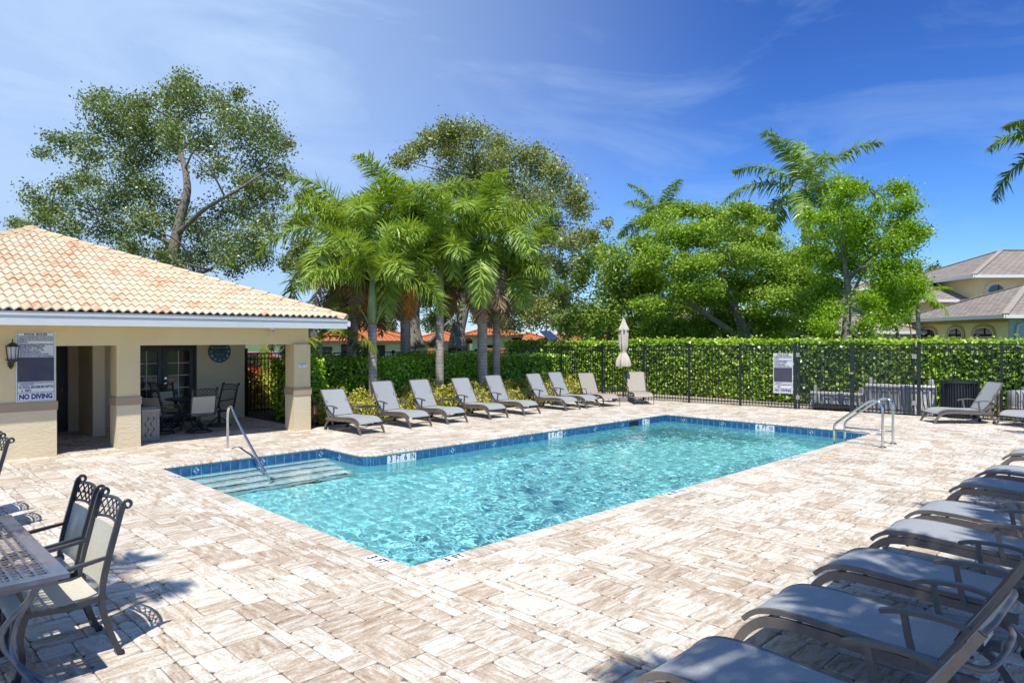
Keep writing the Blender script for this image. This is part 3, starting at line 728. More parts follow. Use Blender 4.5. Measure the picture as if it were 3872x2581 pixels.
# fascia and gutters
fz0, fz1 = 2.33, 2.545
MB().box(EU0, EU1-.02, EV0+.005, EV0+.03, fz0+.03, fz1+.03).build('fascia', 'fascia', pav)
def gutter(p0, p1, out):
    p0, p1, out = Vector(p0), Vector(p1), Vector(out); g = [(0,0),(.085,0),(.10,.03),(.118,.115),(.135,.125),(.135,.14),(.122,.14),(.108,.125),(.088,.02),(.012,.014),(.012,.14),(0,.14)]
    mb = MB(); V = []
    for p in (p0, p1): V += [p + out*a + Vector((0,0,b)) for a, b in g]
    k = len(g); mb.add(V, [(i,(i+1)%k,k+(i+1)%k,k+i) for i in range(k)])
    return mb.build('gutter', 'fascia', pav)
MB().box(EU0, EU1-.03, EV0-.10, EV0+.004, fz0, fz1-.045).build('gutter_face', 'fascia', pav)
MB().box(EU0, EU1-.03, EV0-.118, EV0-.09, fz1-.045, fz1-.012).build('gutter_lip', 'fascia', pav)
MB().box(EU0, EU1-.03, EV0-.085, EV0+.004, fz1-.012, fz1+.012).build('drip_edge', 'plastic_grey', pav)
gutter((EU1-.03, EV0+.01, fz0+.05), (EU1-.03, EV1, fz0+.05), (1,0,0))
MB().box(EU1-.028, EU1+.105, EV0-.02, EV0+.009, fz0+.055, fz0+.17).build('gutter_end_cap', 'white_paint', pav)

# roof: sheathing, courses of double-barrel tiles, hip caps bedded in mortar
AP = Vector((EU1-T, EV0+T, EZ+T*SL))
rf = MB(); cs = [(EU1,EV0),(EU1,EV1),(EU0,EV1),(EU0,EV0)]
rf.add([(x,y,EZ-.05) for x,y in cs] + [(AP.x,AP.y,AP.z-.05)], [(0,1,4),(1,2,4),(2,3,4),(3,0,4)])
roof = rf.build('roof', 'mortar', pav)
RL = math.hypot(T, T*SL); NROW = 17; CP = RL/NROW; TW = .300
sn = Vector((0, 1, SL)).normalized(); nrm = Vector((0, -SL, 1)).normalized()
def tile_pts(u0, s0, x_lo, x_hi):
    """front slope: u along the eave, s up the slope; clipped to [x_lo, x_hi]"""
    NS = 12; V = []; F = []
    rows = [(s0-.012, .030), (s0-.012, .048), (s0+CP*.5, .038), (s0+CP+.02, .024)]
    for ss, lift in rows:
        t = ss/RL*T
        for k in range(NS+1):
            f = k/NS; u = u0 + f*TW; w_ = .5-.5*math.cos(f*4*PI)
            h = .052*(w_**.8) + lift if lift != .030 else .052*(w_**.8) + .022
            u = min(max(u, EU0+t), EU1-t)
            p = Vector((u, EV0, EZ)) + sn*ss + nrm*(h-.03); V.append(p)
    for r_ in range(3):
        for k in range(NS):
            a = r_*(NS+1)+k; F.append((a, a+1, a+NS+2, a+NS+1))
    return V, F
tiles = []; rest = MB()
for row in range(NROW):
    s0 = row*CP; t = s0/RL*T; u = EU0 + t*0 + (0 if row % 2 == 0 else 0)
    k0 = int(math.floor((EU0+t-EU0)/TW)); k1 = int(math.ceil((EU1-t-EU0)/TW))
    for k in range(k0, k1):
        u0 = EU0 + k*TW
        if u0 > EU1 - t - .03 or u0+TW < EU0+t+.03: continue
        V, F = tile_pts(u0, s0, 0, 0)
        c = V[20]; pr = np.array(c) - CAM; sx = (pr @ RGT)/(pr @ FWD)*FPX
        if sx > -1960: tiles.append((V, F))
        else: rest.add(V, F)
for V, F in tiles[:300]:
    t_ = MB().add(V, F); o = t_.build('roof_tile', 'roof_tile', roof, smooth=True, auto=50, fix=False)
for V, F in tiles[300:]: rest.add(V, F)
# the other three slopes, turned copies of the same courses
full = MB()
for row in range(NROW):
    s0 = row*CP; t = s0/RL*T
    for k in range(int(2*T/TW)+1):
        u0 = EU0+k*TW
        if u0 > EU1-t-.03 or u0+TW < EU0+t+.03: continue
        full.add(*tile_pts(u0, s0, 0, 0))
fv = np.array(full.v); nf = len(fv)
for q in (1, 2, 3):
    a = q*PI/2; x, y = fv[:,0]-AP.x, fv[:,1]-AP.y
    rest.add(np.stack([AP.x+x*math.cos(a)-y*math.sin(a), AP.y+x*math.sin(a)+y*math.cos(a), fv[:,2]], 1), full.f)
tag(rest.build('roof_tile_field', 'roof_tile', roof, smooth=True, auto=50, fix=False), kind='stuff')
for cx, cy_ in cs:
    c0 = Vector((cx, cy_, EZ)); hv = AP - c0; HL = hv.length; hd = hv.normalized(); sd = hd.cross(Vector((0,0,1))).normalized(); up = sd.cross(hd).normalized()
    nt = 20
    mo = MB(); P = []
    for s in (.0, 1.0):
        b = c0 + hv*s
        for a, h in ((-.20,-.035),(-.13,.035),(.13,.035),(.20,-.035)): P.append(b + sd*a + up*h)
    mo.add(P, [(0,1,5,4),(1,2,6,5),(2,3,7,6),(3,2,1,0)]); mo.build('mortar_bed', 'mortar', roof, fix=True)
    for k in range(nt):
        a0, a1 = k/nt*HL-.01, (k+1)/nt*HL+.045; V = []
        for s, lift, wd in ((a0,.042,1.12),(a1,.018,.92)):
            b = c0 + hd*s
            for a, h in ((-.135,-.005),(-.06,.052),(.06,.052),(.135,-.005),(.115,-.02),(.05,.03),(-.05,.03),(-.115,-.02)): V.append(b + sd*(a*wd) + up*(h+lift))
        F = [(i,(i+1)%8,8+(i+1)%8,8+i) for i in range(8)] + [(0,1,6,7),(1,2,5,6),(2,3,4,5),(8,9,14,15),(9,10,13,14),(10,11,12,13)]
        MB().add(V, F).build('hip_tile', 'hip_tile', roof)
MB().lathe([(.19,-.03),(.16,.075),(.08,.10),(.0,.11)], 8, (AP.x,AP.y,AP.z)).build('apex_cap', 'hip_tile', roof)

# french doors in the back wall
fr = MB()
for x0, x1, z0, z1 in ((1.22,1.27,0,2.06),(2.75,2.80,0,2.06),(1.27,2.75,2.02,2.06)): fr.box(x0,x1,BW+.02,BW+.14,z0,z1)
fr.build('door_frame', 'door_black', pav)
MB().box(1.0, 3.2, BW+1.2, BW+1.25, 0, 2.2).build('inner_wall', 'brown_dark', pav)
for x0, x1, hinge in ((1.275,1.995,1),(2.005,2.745,0)):
    mb = MB(); px0, px1, pz0, pz1 = x0+.11, x1-.11, .26, 1.80
    mb.box(x0,px0,BW+.05,BW+.095,.01,2.015).box(px1,x1,BW+.05,BW+.095,.01,2.015).box(px0,px1,BW+.05,BW+.095,.01,pz0).box(px0,px1,BW+.05,BW+.095,pz1,2.015)
    dr = mb.build('french_door', 'door_black', pav)
    for i in range(2):
        for j in range(5):
            a0, a1 = px0+(px1-px0)*i/2, px0+(px1-px0)*(i+1)/2; b0, b1 = pz0+(pz1-pz0)*j/5, pz0+(pz1-pz0)*(j+1)/5
            MB().box(a0+.007,a1-.007,BW+.068,BW+.072,b0+.007,b1-.007).build('pane', 'dark_glass', dr)
    mu = MB().box((px0+px1)/2-.008,(px0+px1)/2+.008,BW+.058,BW+.082,pz0,pz1)
    for j in range(1,5): mu.box(px0,(px0+px1)/2-.008,BW+.06,BW+.08,pz0+(pz1-pz0)*j/5-.007,pz0+(pz1-pz0)*j/5+.007).box((px0+px1)/2+.008,px1,BW+.06,BW+.08,pz0+(pz1-pz0)*j/5-.007,pz0+(pz1-pz0)*j/5+.007)
    mu.build('muntin', 'white_paint', dr)
    if not hinge:
        h = MB().lathe([(.03,-.004),(.03,.012)], 14, (0,0,0)); hm = MB()
        hm.v = [(x0+.06+v[0], BW+.05-v[2], .98+v[1]) for v in h.v]; hm.f = h.f
        hm.add([(x0+.06+v[0], BW+.05-v[2], 1.12+v[1]) for v in h.v], h.f)
        hm.tube([(x0+.06,BW+.045,.98),(x0+.06,BW+.0,.98),(x0+.165,BW-.005,.98)], .010, 8); hm.build('handle', 'steel', dr)
MB().box(2.17,2.33,BW+.16,BW+.19,.1,1.85).build('curtain', 'curtain', pav)

# ------------------------------------------------------------------ things fixed to the pavilion
def on_wall(pts, v):   # helper: local (x, z, out) -> world on a wall facing -v
    return [(x, v-o, z) for x, z, o in pts]
RULES = ['1. NO FOOD OR BEVERAGES IN POOL OR ON POOL WET DECK.', 'COMMERCIALLY BOTTLED WATER IN PLASTIC BOTTLES IS', 'ALLOWED ON THE POOL WET DECK FOR POOL PATRON', 'HYDRATION.',
         '2. NO GLASS OR ANIMALS IN THE FENCED POOL AREA', '(OR 50 FEET FROM UNFENCED POOL).', '3. BATHING LOAD:   20   PERSONS.', '4. POOL HOURS:   7  A.M. TO  7  P.M.', '5. SHOWER BEFORE ENTERING.', '6. DO NOT SWALLOW THE POOL WATER.', '7. DO NOT USE POOL IF YOU ARE ILL WITH DIARRHEA.']
def rules_sign(origin, xd, W, H, label):
    """upright board; origin = bottom left corner of its face, xd = direction of reading"""
    xd = Vector(xd).normalized(); o3 = Vector(origin); out = xd.cross(Vector((0,0,1))); root = empty('pool_rules_sign', origin, 0, label, 'sign', 'pool rules boards')
    def P(a, b, c): return xd*(a*W) + Vector((0,0,b*H)) + out*c
    def rect(mb, a0, a1, b0, b1, c):
        mb.add([P(a0,b0,c),P(a1,b0,c),P(a1,b1,c),P(a0,b1,c)], [(0,1,2,3)])
    bd = MB(); V = [P(a,b,c) for c in (0,.012) for a,b in ((0,0),(1,0),(1,1),(0,1))]
    bd.add(V, [(3,2,1,0),(4,5,6,7),(0,1,5,4),(1,2,6,5),(2,3,7,6),(3,0,4,7)]); bd.build('board', 'sign_white', root)
    ln = MB()
    for a0,a1,b0,b1 in ((.03,.97,.985,.990),(.03,.97,.012,.017),(.03,.042,.017,.985),(.958,.97,.017,.985)): rect(ln,a0,a1,b0,b1,.0135)
    for b in (.94,.83,.785,.755,.725,.695,.665,.635,.28,.235,.135,.125): rect(ln,.042,.958,b,b+.003,.0136)
    ln.build('ruled_lines', 'ink_blue', root, fix=False)
    pn = MB(); rect(pn,.045,.955,.29,.633,.0138); pn.build('dark_panel', 'ink_faded', root, fix=False)
    def T(t, size, a, b, sx=.72, al='LEFT', bold=.0006, mat='ink_blue'):
        me = text_mesh(t, size*H, mat, sx, al, bold); wd_ = max(v.co.x for v in me.vertices)-min(v.co.x for v in me.vertices); lim = W*(.94-a) if al == 'LEFT' else W*.86
        if wd_ > lim: me.transform(Matrix.Diagonal((lim/wd_,1,1,1)))
        mt = Matrix((xd, Vector((0,0,1)), out)).transposed().to_4x4(); mt.translation = P(a,b,.0142); me.transform(mt); link('lettering', me, root)
    T('POOL RULES', .042, .5, .962, 1.15, 'CENTER', .002)
    ys = [.925,.901,.877,.853,.817,.797,.770,.740,.710,.680,.650]
    for t, y in zip(RULES, ys): T(t, .0235, .06, y, .80, 'LEFT', .001)
    T('9. IF THE POOL INCLUDES A SUN SHELF, "DO NOT PLACE', .021, .06, .268, .80, 'LEFT', .0008); T('FURNITURE IN POOL."', .021, .10, .248, .8, 'LEFT', .0008)
    T('10. POOL MAXIMUM DEPTH:', .046, .06, .208, .80, 'LEFT', .002); T('6', .05, .13, .162, .8, 'LEFT', .001, 'ink_black'); T('FEET.', .046, .22, .162, .8, 'LEFT', .002)
    T('NO DIVING', .098, .5, .072, .78, 'CENTER', .006)
    return root
rules_sign((-1.53, WV-.004, .985), (1,0,0), .585, 1.235, 'pool rules board on the stucco wall beside the lantern')

# lantern
lx, lz = -1.60, 1.88
lan = empty('wall_lantern', (lx, WV, lz), 0, 'black glass wall lantern left of the pool rules board', 'lantern')
o = -.17
mb = MB().lathe([(.0,.22),(.012,.20),(.006,.17),(.02,.155),(.05,.14),(.095,.10),(.105,.085),(.10,.08)], 8, (0,o,0)); mb.lathe([(.105,-.13),(.10,-.14),(.06,-.175),(.03,-.19),(.0,-.20)], 8, (0,o,0)); mb.build('cap', 'black_metal', lan, smooth=False)
mb = MB()
for k in range(8):
    a = 2*PI*(k+.5)/8; mb.tube([(.098*math.cos(a),o+.098*math.sin(a),.085),(.075*math.cos(a),o+.075*math.sin(a),-.135)], .005, 5)
mb.build('cage', 'black_metal', lan)
MB().lathe([(.088,.08),(.068,-.13)], 8, (0,o,0)).build('glass', 'lamp_glass', lan)
MB().lathe([(.026,-.12),(.026,.0)], 10, (0,o,0)).build('candle', 'numeral_cream', lan)
mb = MB().tube([(0,-.01,-.26),(0,-.05,-.30),(0,-.10,-.26),(0,o,-.19)], .012, 8); mb.lathe([(.0,-.33),(.02,-.31),(.045,-.27),(.05,-.22),(.04,-.17),(.0,-.15)], 10, (0,-.012,.02), 1, .4); mb.build('bracket', 'black_metal', lan, smooth=True)

# clock
ck = empty('wall_clock', (3.37, BW, 1.765), 0, 'large round teal wall clock with cream roman numerals', 'clock')
RC2 = .29; mb = MB().lathe([(RC2,0),(RC2,.025),(RC2-.012,.03),(0,.03)], 40); mb.v = [(x,-z,y) for x,y,z in mb.v]; mb.build('dial', 'clock_teal', ck)
nums = ['XII','I','II','III','IIII','V','VI','VII','VIII','IX','X','XI']
for k, t in enumerate(nums):
    a = PI/2 - k*PI/6; d_ = Vector((math.cos(a),0,math.sin(a))); x = d_.cross(Vector((0,-1,0)))
    p = d_*.222 + Vector((0,-.032,0)); tm = text_mesh(t, .075, 'numeral_cream', .8, 'CENTER', .002); xx = Vector((d_.z,0,-d_.x))
    mt = Matrix((xx, d_, xx.cross(d_))).transposed().to_4x4(); mt.translation = p; tm.transform(mt); link('numeral', tm, ck)
place_text('lettering', 'OLD TOWN CLOCKS', .036, 'numeral_cream', (0,-.032,.095), (1,0,0), (0,0,1), ck, .95)
place_text('lettering', 'STANDARD TIME', .030, 'numeral_cream', (0,-.032,-.075), (1,0,0), (0,0,1), ck, .9)
mb = MB().beam((-.01,-.036,-.05),(.09,-.036,.16),.010,.003,(0,1,0)); mb.build('hand', 'ink_black', ck); MB().beam((-.01,-.039,-.04),(.12,-.039,.09),.013,.003,(0,1,0)).build('hand', 'ink_black', ck)

rs = empty('restroom_sign', (3.84, WV-.094, 1.495), 0, 'small white restrooms sign with arrow on the corner column', 'sign')
MB().box(-.105,.105,-.008,0,-.045,.045).build('board', 'tile_white', rs)
place_text('lettering', 'RESTROOMS', .036, 'ink_black', (0,-.0095,.017), (1,0,0), (0,0,1), rs, .85, 'CENTER', .001)
mb = MB().add([(-.06,-.0095,-.02),(-.035,-.0095,-.008),(-.035,-.0095,-.032)], [(0,1,2)]); mb.add([(-.035,-.0095,-.017),(.03,-.0095,-.017),(.03,-.0095,-.023),(-.035,-.0095,-.023)], [(0,1,2,3)]); mb.build('arrow', 'ink_black', rs, fix=False)

def dome_cam(name, loc, label):
    r_ = empty(name, loc, 0, label, 'camera', 'security cameras under the eaves')
    MB().lathe([(.055,0),(.058,-.03),(.05,-.045)], 16).build('mount', 'white_paint', r_, smooth=True, auto=40)
    MB().lathe([(.048,-.045),(.045,-.075),(.028,-.10),(.0,-.108)], 16).build('dome', 'plastic_white', r_, smooth=True)
    MB().lathe([(.014,0),(.014,.02)], 10, (.01,-.045,-.085)).build('lens', 'ink_black', r_)
pq = onv(1028,1246,WV-.12); dome_cam('dome_camera', (pq[0], WV-.12, 2.345), 'white dome security camera under the eave above the open bay')
pq = onv(1240,1250,WV+.2)
bc = empty('bullet_camera', (4.36, WV+.35, 2.345), 0, 'white round camera hanging under the roof corner', 'camera', 'security cameras under the eaves')
MB().lathe([(.05,0),(.05,-.02),(.02,-.025),(.02,-.07)], 12).build('mount', 'white_paint', bc)
mb = MB().lathe([(.075,-.07),(.085,.03),(.088,.08),(.06,.085),(.055,.07),(.0,.07)], 18); mb.v = [(x*.75-z*.62, -z*.78 - x*.4, y-.13) for x,y,z in mb.v]; mb.build('housing', 'plastic_white', bc, smooth=True, auto=40)

fe = empty('fire_extinguisher', (.50, 12.55, .95), 0, 'red fire extinguisher hanging inside the restroom passage', 'extinguisher')
MB().lathe([(.0,-.22),(.06,-.22),(.065,-.20),(.065,.12),(.05,.17),(.02,.20),(.02,.23)], 16).build('tank', 'extinguisher_red', fe, smooth=True, auto=40)
MB().lathe([(.0662,-.06),(.0662,.05)], 16).build('label_band', 'numeral_cream', fe)
MB().box(-.02,.09,-.015,.015,.23,.25).box(-.02,.10,-.012,.012,.27,.285).tube([(.02,0,.22),(.09,.0,.15),(.085,0,-.05)], .01, 6).build('valve_and_hose', 'ink_black', fe)

# trash bin with wave cut-outs
tb = empty('trash_bin', (.80, 10.12, 0), 0, 'square grey trash bin with wavy cut-outs beside the middle column', 'bin')
mb = MB().box(-.165,.165,-.19,.19,.02,.62); mb.box(-.15,.15,-.17,.17,0,.02); mb.build('body', 'bin_grey', tb)
mb = MB(); mb.prism([(-.175,-.20),(.175,-.20),(.175,.20),(-.175,.20)], .62, .66); mb.box(-.15,.15,-.12,.17,.66,.70); mb.build('lid', 'plastic_grey', tb)
mb = MB()
for cx in (-.075, .03):
    P = []
    for k in range(49):
        z = .53 - .44*k/48; ph = k/48*4*2*PI/2; P.append((cx + .032*math.sin(ph*1.0)*1, -.1915, z))
    for k in range(48):
        a, b = Vector(P[k]), Vector(P[k+1]); wv = .010*abs(math.sin(k/48*4*PI))+.002
        mb.add([(a.x-wv,a.y,a.z),(a.x+wv,a.y,a.z),(b.x+wv,b.y,b.z),(b.x-wv,b.y,b.z)], [(0,1,2,3)])
mb.build('wave_slots', 'ink_black', tb, fix=False)
MB().box(.112,.118,-.1925,-.1905,.04,.58).build('door_seam', 'ink_black', tb)
# ------------------------------------------------------------------ sun loungers (local: foot end at y = 0, head towards +y)
def strip(mb, prof, x0, x1, th, nx=6, sag=0.0):
    """cloth or slab following a (y, z) profile between x0 and x1"""
    n_ = len(prof); V = []; F = []
    for s in (0, 1):
        for i, (y, z) in enumerate(prof):
            a = Vector(prof[max(i-1,0)]); b = Vector(prof[min(i+1,n_-1)]); t = (b-a).normalized(); nn = Vector((-t.y, t.x))
            for k in range(nx+1):
                f = k/nx; x = x0+(x1-x0)*f; d_ = -sag*4*f*(1-f) - (th if s else 0)
                V.append((x, y+nn.x*d_, z+nn.y*d_))
    W_ = nx+1; B = n_*W_
    for i in range(n_-1):
        for k in range(nx):
            a = i*W_+k; F.append((a,a+1,a+W_+1,a+W_)); F.append((B+a,B+a+W_,B+a+W_+1,B+a+1))
    for i in range(n_-1):
        a = i*W_; F.append((a,a+W_,B+a+W_,B+a)); a += nx; F.append((a,B+a,B+a+W_,a+W_))
    for k in range(nx):
        F.append((k,B+k,B+k+1,k+1)); a = (n_-1)*W_+k; F.append((a,a+1,B+a+1,B+a))
    mb.add(V, F); return mb
def smoothp(pts, k=4):
    out = []; P = [Vector(p) for p in pts]; n_ = len(P)
    for i in range(n_-1):
        p0, p1, p2, p3 = P[max(i-1,0)], P[i], P[i+1], P[min(i+2,n_-1)]
        for q in range(k):
            t = q/k; out.append(.5*((2*p1)+(p2-p0)*t+(2*p0-5*p1+4*p2-p3)*t*t+(3*p1-p0-3*p2+p3)*t**3))
    out.append(P[-1]); return out
SEAT = smoothp([(0,.250),(.045,.295),(.12,.335),(.24,.358),(.45,.360),(.80,.340),(1.13,.335)], 3)
def make_lounger(sl_='sling_grey', fm='taupe', back_y=.40, back_z=.66, sled=False):
    root = empty('sun_lounger'); hw = .31
    strip(MB(), SEAT, -hw+.012, hw-.012, .007, 8, .004).build('seat_sling', sl_, root, smooth=True, auto=40)
    by, bz = 1.15, .345
    BP = [(by+back_y*f, bz+back_z*f - .012*math.sin(PI*f)) for f in (0,.12,.25,.4,.55,.7,.85,1)]
    strip(MB(), BP, -hw+.015, hw-.015, .007, 8, .006).build('back_sling', sl_, root, smooth=True, auto=40)
    for s in (-1, 1):
        x = s*hw
        rim = [(x*.985, y, z-.016) for y, z in SEAT]
        MB().path(rim, .026, .034).build('seat_rail', fm, root, smooth=True, auto=40)
        if not sled:
            arch = smoothp([(x,-.075,.0),(x,-.035,.085),(x,.03,.175),(x,.12,.245),(x,.24,.276),(x,.45,.283),(x,.85,.268),(x,1.18,.262),(x,1.32,.258)], 3)
            MB().path(arch, .030, .062, taper=[.72+.28*min(1,i/6) for i in range(len(arch))]).build('side_frame', fm, root, smooth=True, auto=40)
            rl = smoothp([(x*.97,1.10,.262),(x*.97,1.24,.215),(x*.97,1.34,.12),(x*.97,1.40,.0)], 3)
            MB().path(rl, .028, .045).build('rear_leg', fm, root, smooth=True, auto=40)
        else:
            lp = smoothp([(x,-.02,.0),(x,-.01,.13),(x,.03,.26)], 3); MB().tube(lp, .011, 7).build('front_leg', fm, root, smooth=True)
            lp = smoothp([(x*1.04,1.25,.0),(x*1.06,1.30,.03),(x*1.08,1.30,.28),(x*1.08,1.20,.46),(x*1.08,1.02,.50),(x*1.08,.90,.46),(x*1.06,.88,.25),(x*1.04,.88,.03),(x*1.04,.93,.0),(x*1.04,1.25,.0)], 3)
            MB().tube(lp, .012, 7).build('arm_loop', fm, root, smooth=True)
        bf = [(x*.985, y, z-.012) for y, z in BP]
        MB().path(bf, .024, .036).build('back_rail', fm, root, smooth=True, auto=40)
        if not sled:
            ar = smoothp([(s*.325,.84,.528),(s*.327,.92,.552),(s*.33,1.10,.568),(s*.328,1.25,.552),(s*.322,1.36,.505)], 3)
            am = MB().path(ar, .044, .026).build('armrest', fm, root, smooth=True, auto=40)
            MB().path([(s*.325,.965,.545),(s*.322,.985,.42),(s*.318,1.02,.27)], .026, .034).build('arm_support', fm, am)
            MB().path([(s*.322,1.33,.515),(s*.320,1.24,.36),(s*.316,1.17,.255)], .024, .030).build('arm_support', fm, am)
            MB().lathe([(.010,-.018),(.010,.018)], 8, (0,0,0)).build('bolt', 'steel', am).location = (s*.325,.975,.50)
    MB().tube([(-hw,by+back_y,bz+back_z-.012),(-.2,by+back_y+.02,bz+back_z+.004),(.2,by+back_y+.02,bz+back_z+.004),(hw,by+back_y,bz+back_z-.012)], .013, 8).build('top_bar', fm, root, smooth=True)
    MB().tube(smoothp([(-hw+.02,by+back_y*.80,bz+back_z*.80-.02),(-.22,by+back_y*.86+.07,bz+back_z*.74),(.22,by+back_y*.86+.07,bz+back_z*.74),(hw-.02,by+back_y*.80,bz+back_z*.80-.02)],4), .014, 8).build('handle_bar', fm, root, smooth=True)
    MB().tube([(-hw,.30,.245),(hw,.30,.245)], .012, 8).build('cross_bar', fm, root); MB().tube([(-hw,1.15,.255),(hw,1.15,.255)], .013, 8).build('cross_bar', fm, root)
    if not sled:
        MB().tube([(-hw,-.02,.11),(hw,-.02,.11)], .010, 8).build('foot_bar', fm, root)
        for s in (-1, 1):
            pr = MB().beam((s*.25,by+back_y*.62,bz+back_z*.58),(s*.25,1.12,.15),.016,.030)
            for q in range(4): pr.lathe([(.012,-.008),(.012,.008)], 6, (s*.25,1.14+.045*q,.16+.045*q-.03))
            pr.build('prop_bar', fm, root)
            wl_ = MB().lathe([(.035,-.012),(.035,.012)], 14); wl_.v = [(s*.285+z, 1.36+x, .036+y) for x,y,z in wl_.v]
            wl_.build('wheel', 'rubber', root)
        MB().box(-.08,.08,by+back_y*.88+.012,by+back_y*.88+.015,bz+back_z*.86-.05,bz+back_z*.86).build('care_tag', 'sign_white', root)
    return root
def put(root, loc, rz, label, group=None):
    root.location = loc; root.rotation_euler = (0,0,rz); tag(root, label, 'lounger', group); return root
G1 = 'grey loungers lined up along the hedge'; G2 = 'grey loungers on the near right of the deck'
ords = ['nearest the pavilion column', 'second from the pavilion in the hedge row', 'third from the pavilion in the hedge row', 'fourth from the pavilion in the hedge row', 'fifth from the pavilion in the hedge row', 'sixth from the pavilion in the hedge row', 'seventh from the pavilion in the hedge row']
# a few stands of lounger that differ in how far the back is raised; the others are copies of these
kinds = [make_lounger('sling_grey', 'taupe', by_, bz_) for by_, bz_ in ((.42,.56),(.40,.665),(.375,.68),(.42,.65))]; used = [0,0,0,0]
def next_lounger(k):
    used[k] += 1
    return kinds[k] if used[k] == 1 else copy_tree(kinds[k])
for k, u in enumerate((4.32,5.77,6.90,8.33,9.60,11.34,12.28)):
    o = next_lounger((0,2,1,3,2,1,2)[k])
    put(o, (u+.30, 7.90 - (.15 if k == 0 else 0), 0), R((1.5,1.5,-.6,-1.2,.8,1.0,-.4)[k]), 'grey sling lounger ' + ords[k], G1)
lab = ['grey lounger cut off by the bottom edge of the photo', 'shade-dappled lounger second from the bottom right corner', 'blue-shaded lounger third from the bottom right corner', 'sunlit grey lounger fourth from the bottom right corner', 'sunlit lounger fifth from the bottom right, partly hidden', 'deep blue shaded lounger sixth from the bottom right', 'lounger seventh from the bottom right, only its foot end showing', 'farthest of the right-edge loungers, cut off by the frame']
for k, u in enumerate((-.70,.52,1.74,3.06,4.12,5.87,7.08,9.05)):
    o = next_lounger((3,1,1,2,1,3,2,1)[k]); put(o, (u+.31, -2.99-(.03 if k in (6,) else 0), 0), PI + R((0,.8,-.6,0,-1.0,.4,-.5,.6)[k]), lab[k], G2)
o = next_lounger(1); put(o, (15.77,-.38,0), R(-138), 'grey lounger beside the pool heater behind the ladder')
o = next_lounger(2); put(o, (16.2,-1.99,0), R(-112), 'grey lounger cut off by the right edge near the white drums')
lt = make_lounger('sling_tan', 'bronze', .32, .63, True)
put(lt, (13.28,7.68,0), R(-18), 'tan sling lounger at the far end of the hedge row', 'tan sling loungers')
o = copy_tree(lt); put(o, (14.53,7.33,0), R(-44), 'tan sling lounger facing the camera beside the umbrella', 'tan sling loungers')

# ------------------------------------------------------------------ side tables
def make_side_table():
    root = empty('side_table'); hw, hd = .25, .21
    c = .05; poly = [(-hw+c,-hd),(hw-c,-hd),(hw,-hd+c),(hw,hd-c),(hw-c,hd),(-hw+c,hd),(-hw,hd-c),(-hw,-hd+c)]
    MB().prism(poly, .462, .482).build('top', 'bronze_dark', root)
    for sx in (-1,1):
        for sy in (-1,1):
            lp = smoothp([(sx*.22,sy*.17,.462),(sx*.13,sy*.12,.32),(sx*.10,sy*.10,.20),(sx*.15,sy*.13,.09),(sx*.20,sy*.17,0)], 3)
            MB().tube(lp, .011, 7).build('leg', 'bronze_dark', root, smooth=True)
    MB().prism([(-.11,-.11),(.11,-.11),(.11,.11),(-.11,.11)], .16, .168).build('shelf', 'bronze_dark', root)
    return root
st0 = make_side_table()
for k, (u, v, lb) in enumerate(((5.36,8.98,'dark metal side table between the first two hedge loungers'), (8.02,9.06,'dark metal side table between the third and fourth hedge loungers'), (11.0,9.2,'dark metal side table between the fifth and sixth hedge loungers'), (14.62,8.72,'dark metal side table next to the umbrella base'))):
    o = st0 if k == 0 else copy_tree(st0); o.location = (u,v,0); o.rotation_euler = (0,0,R((4,-6,3,-20)[k])); tag(o, lb, 'side table', 'small side tables between loungers')

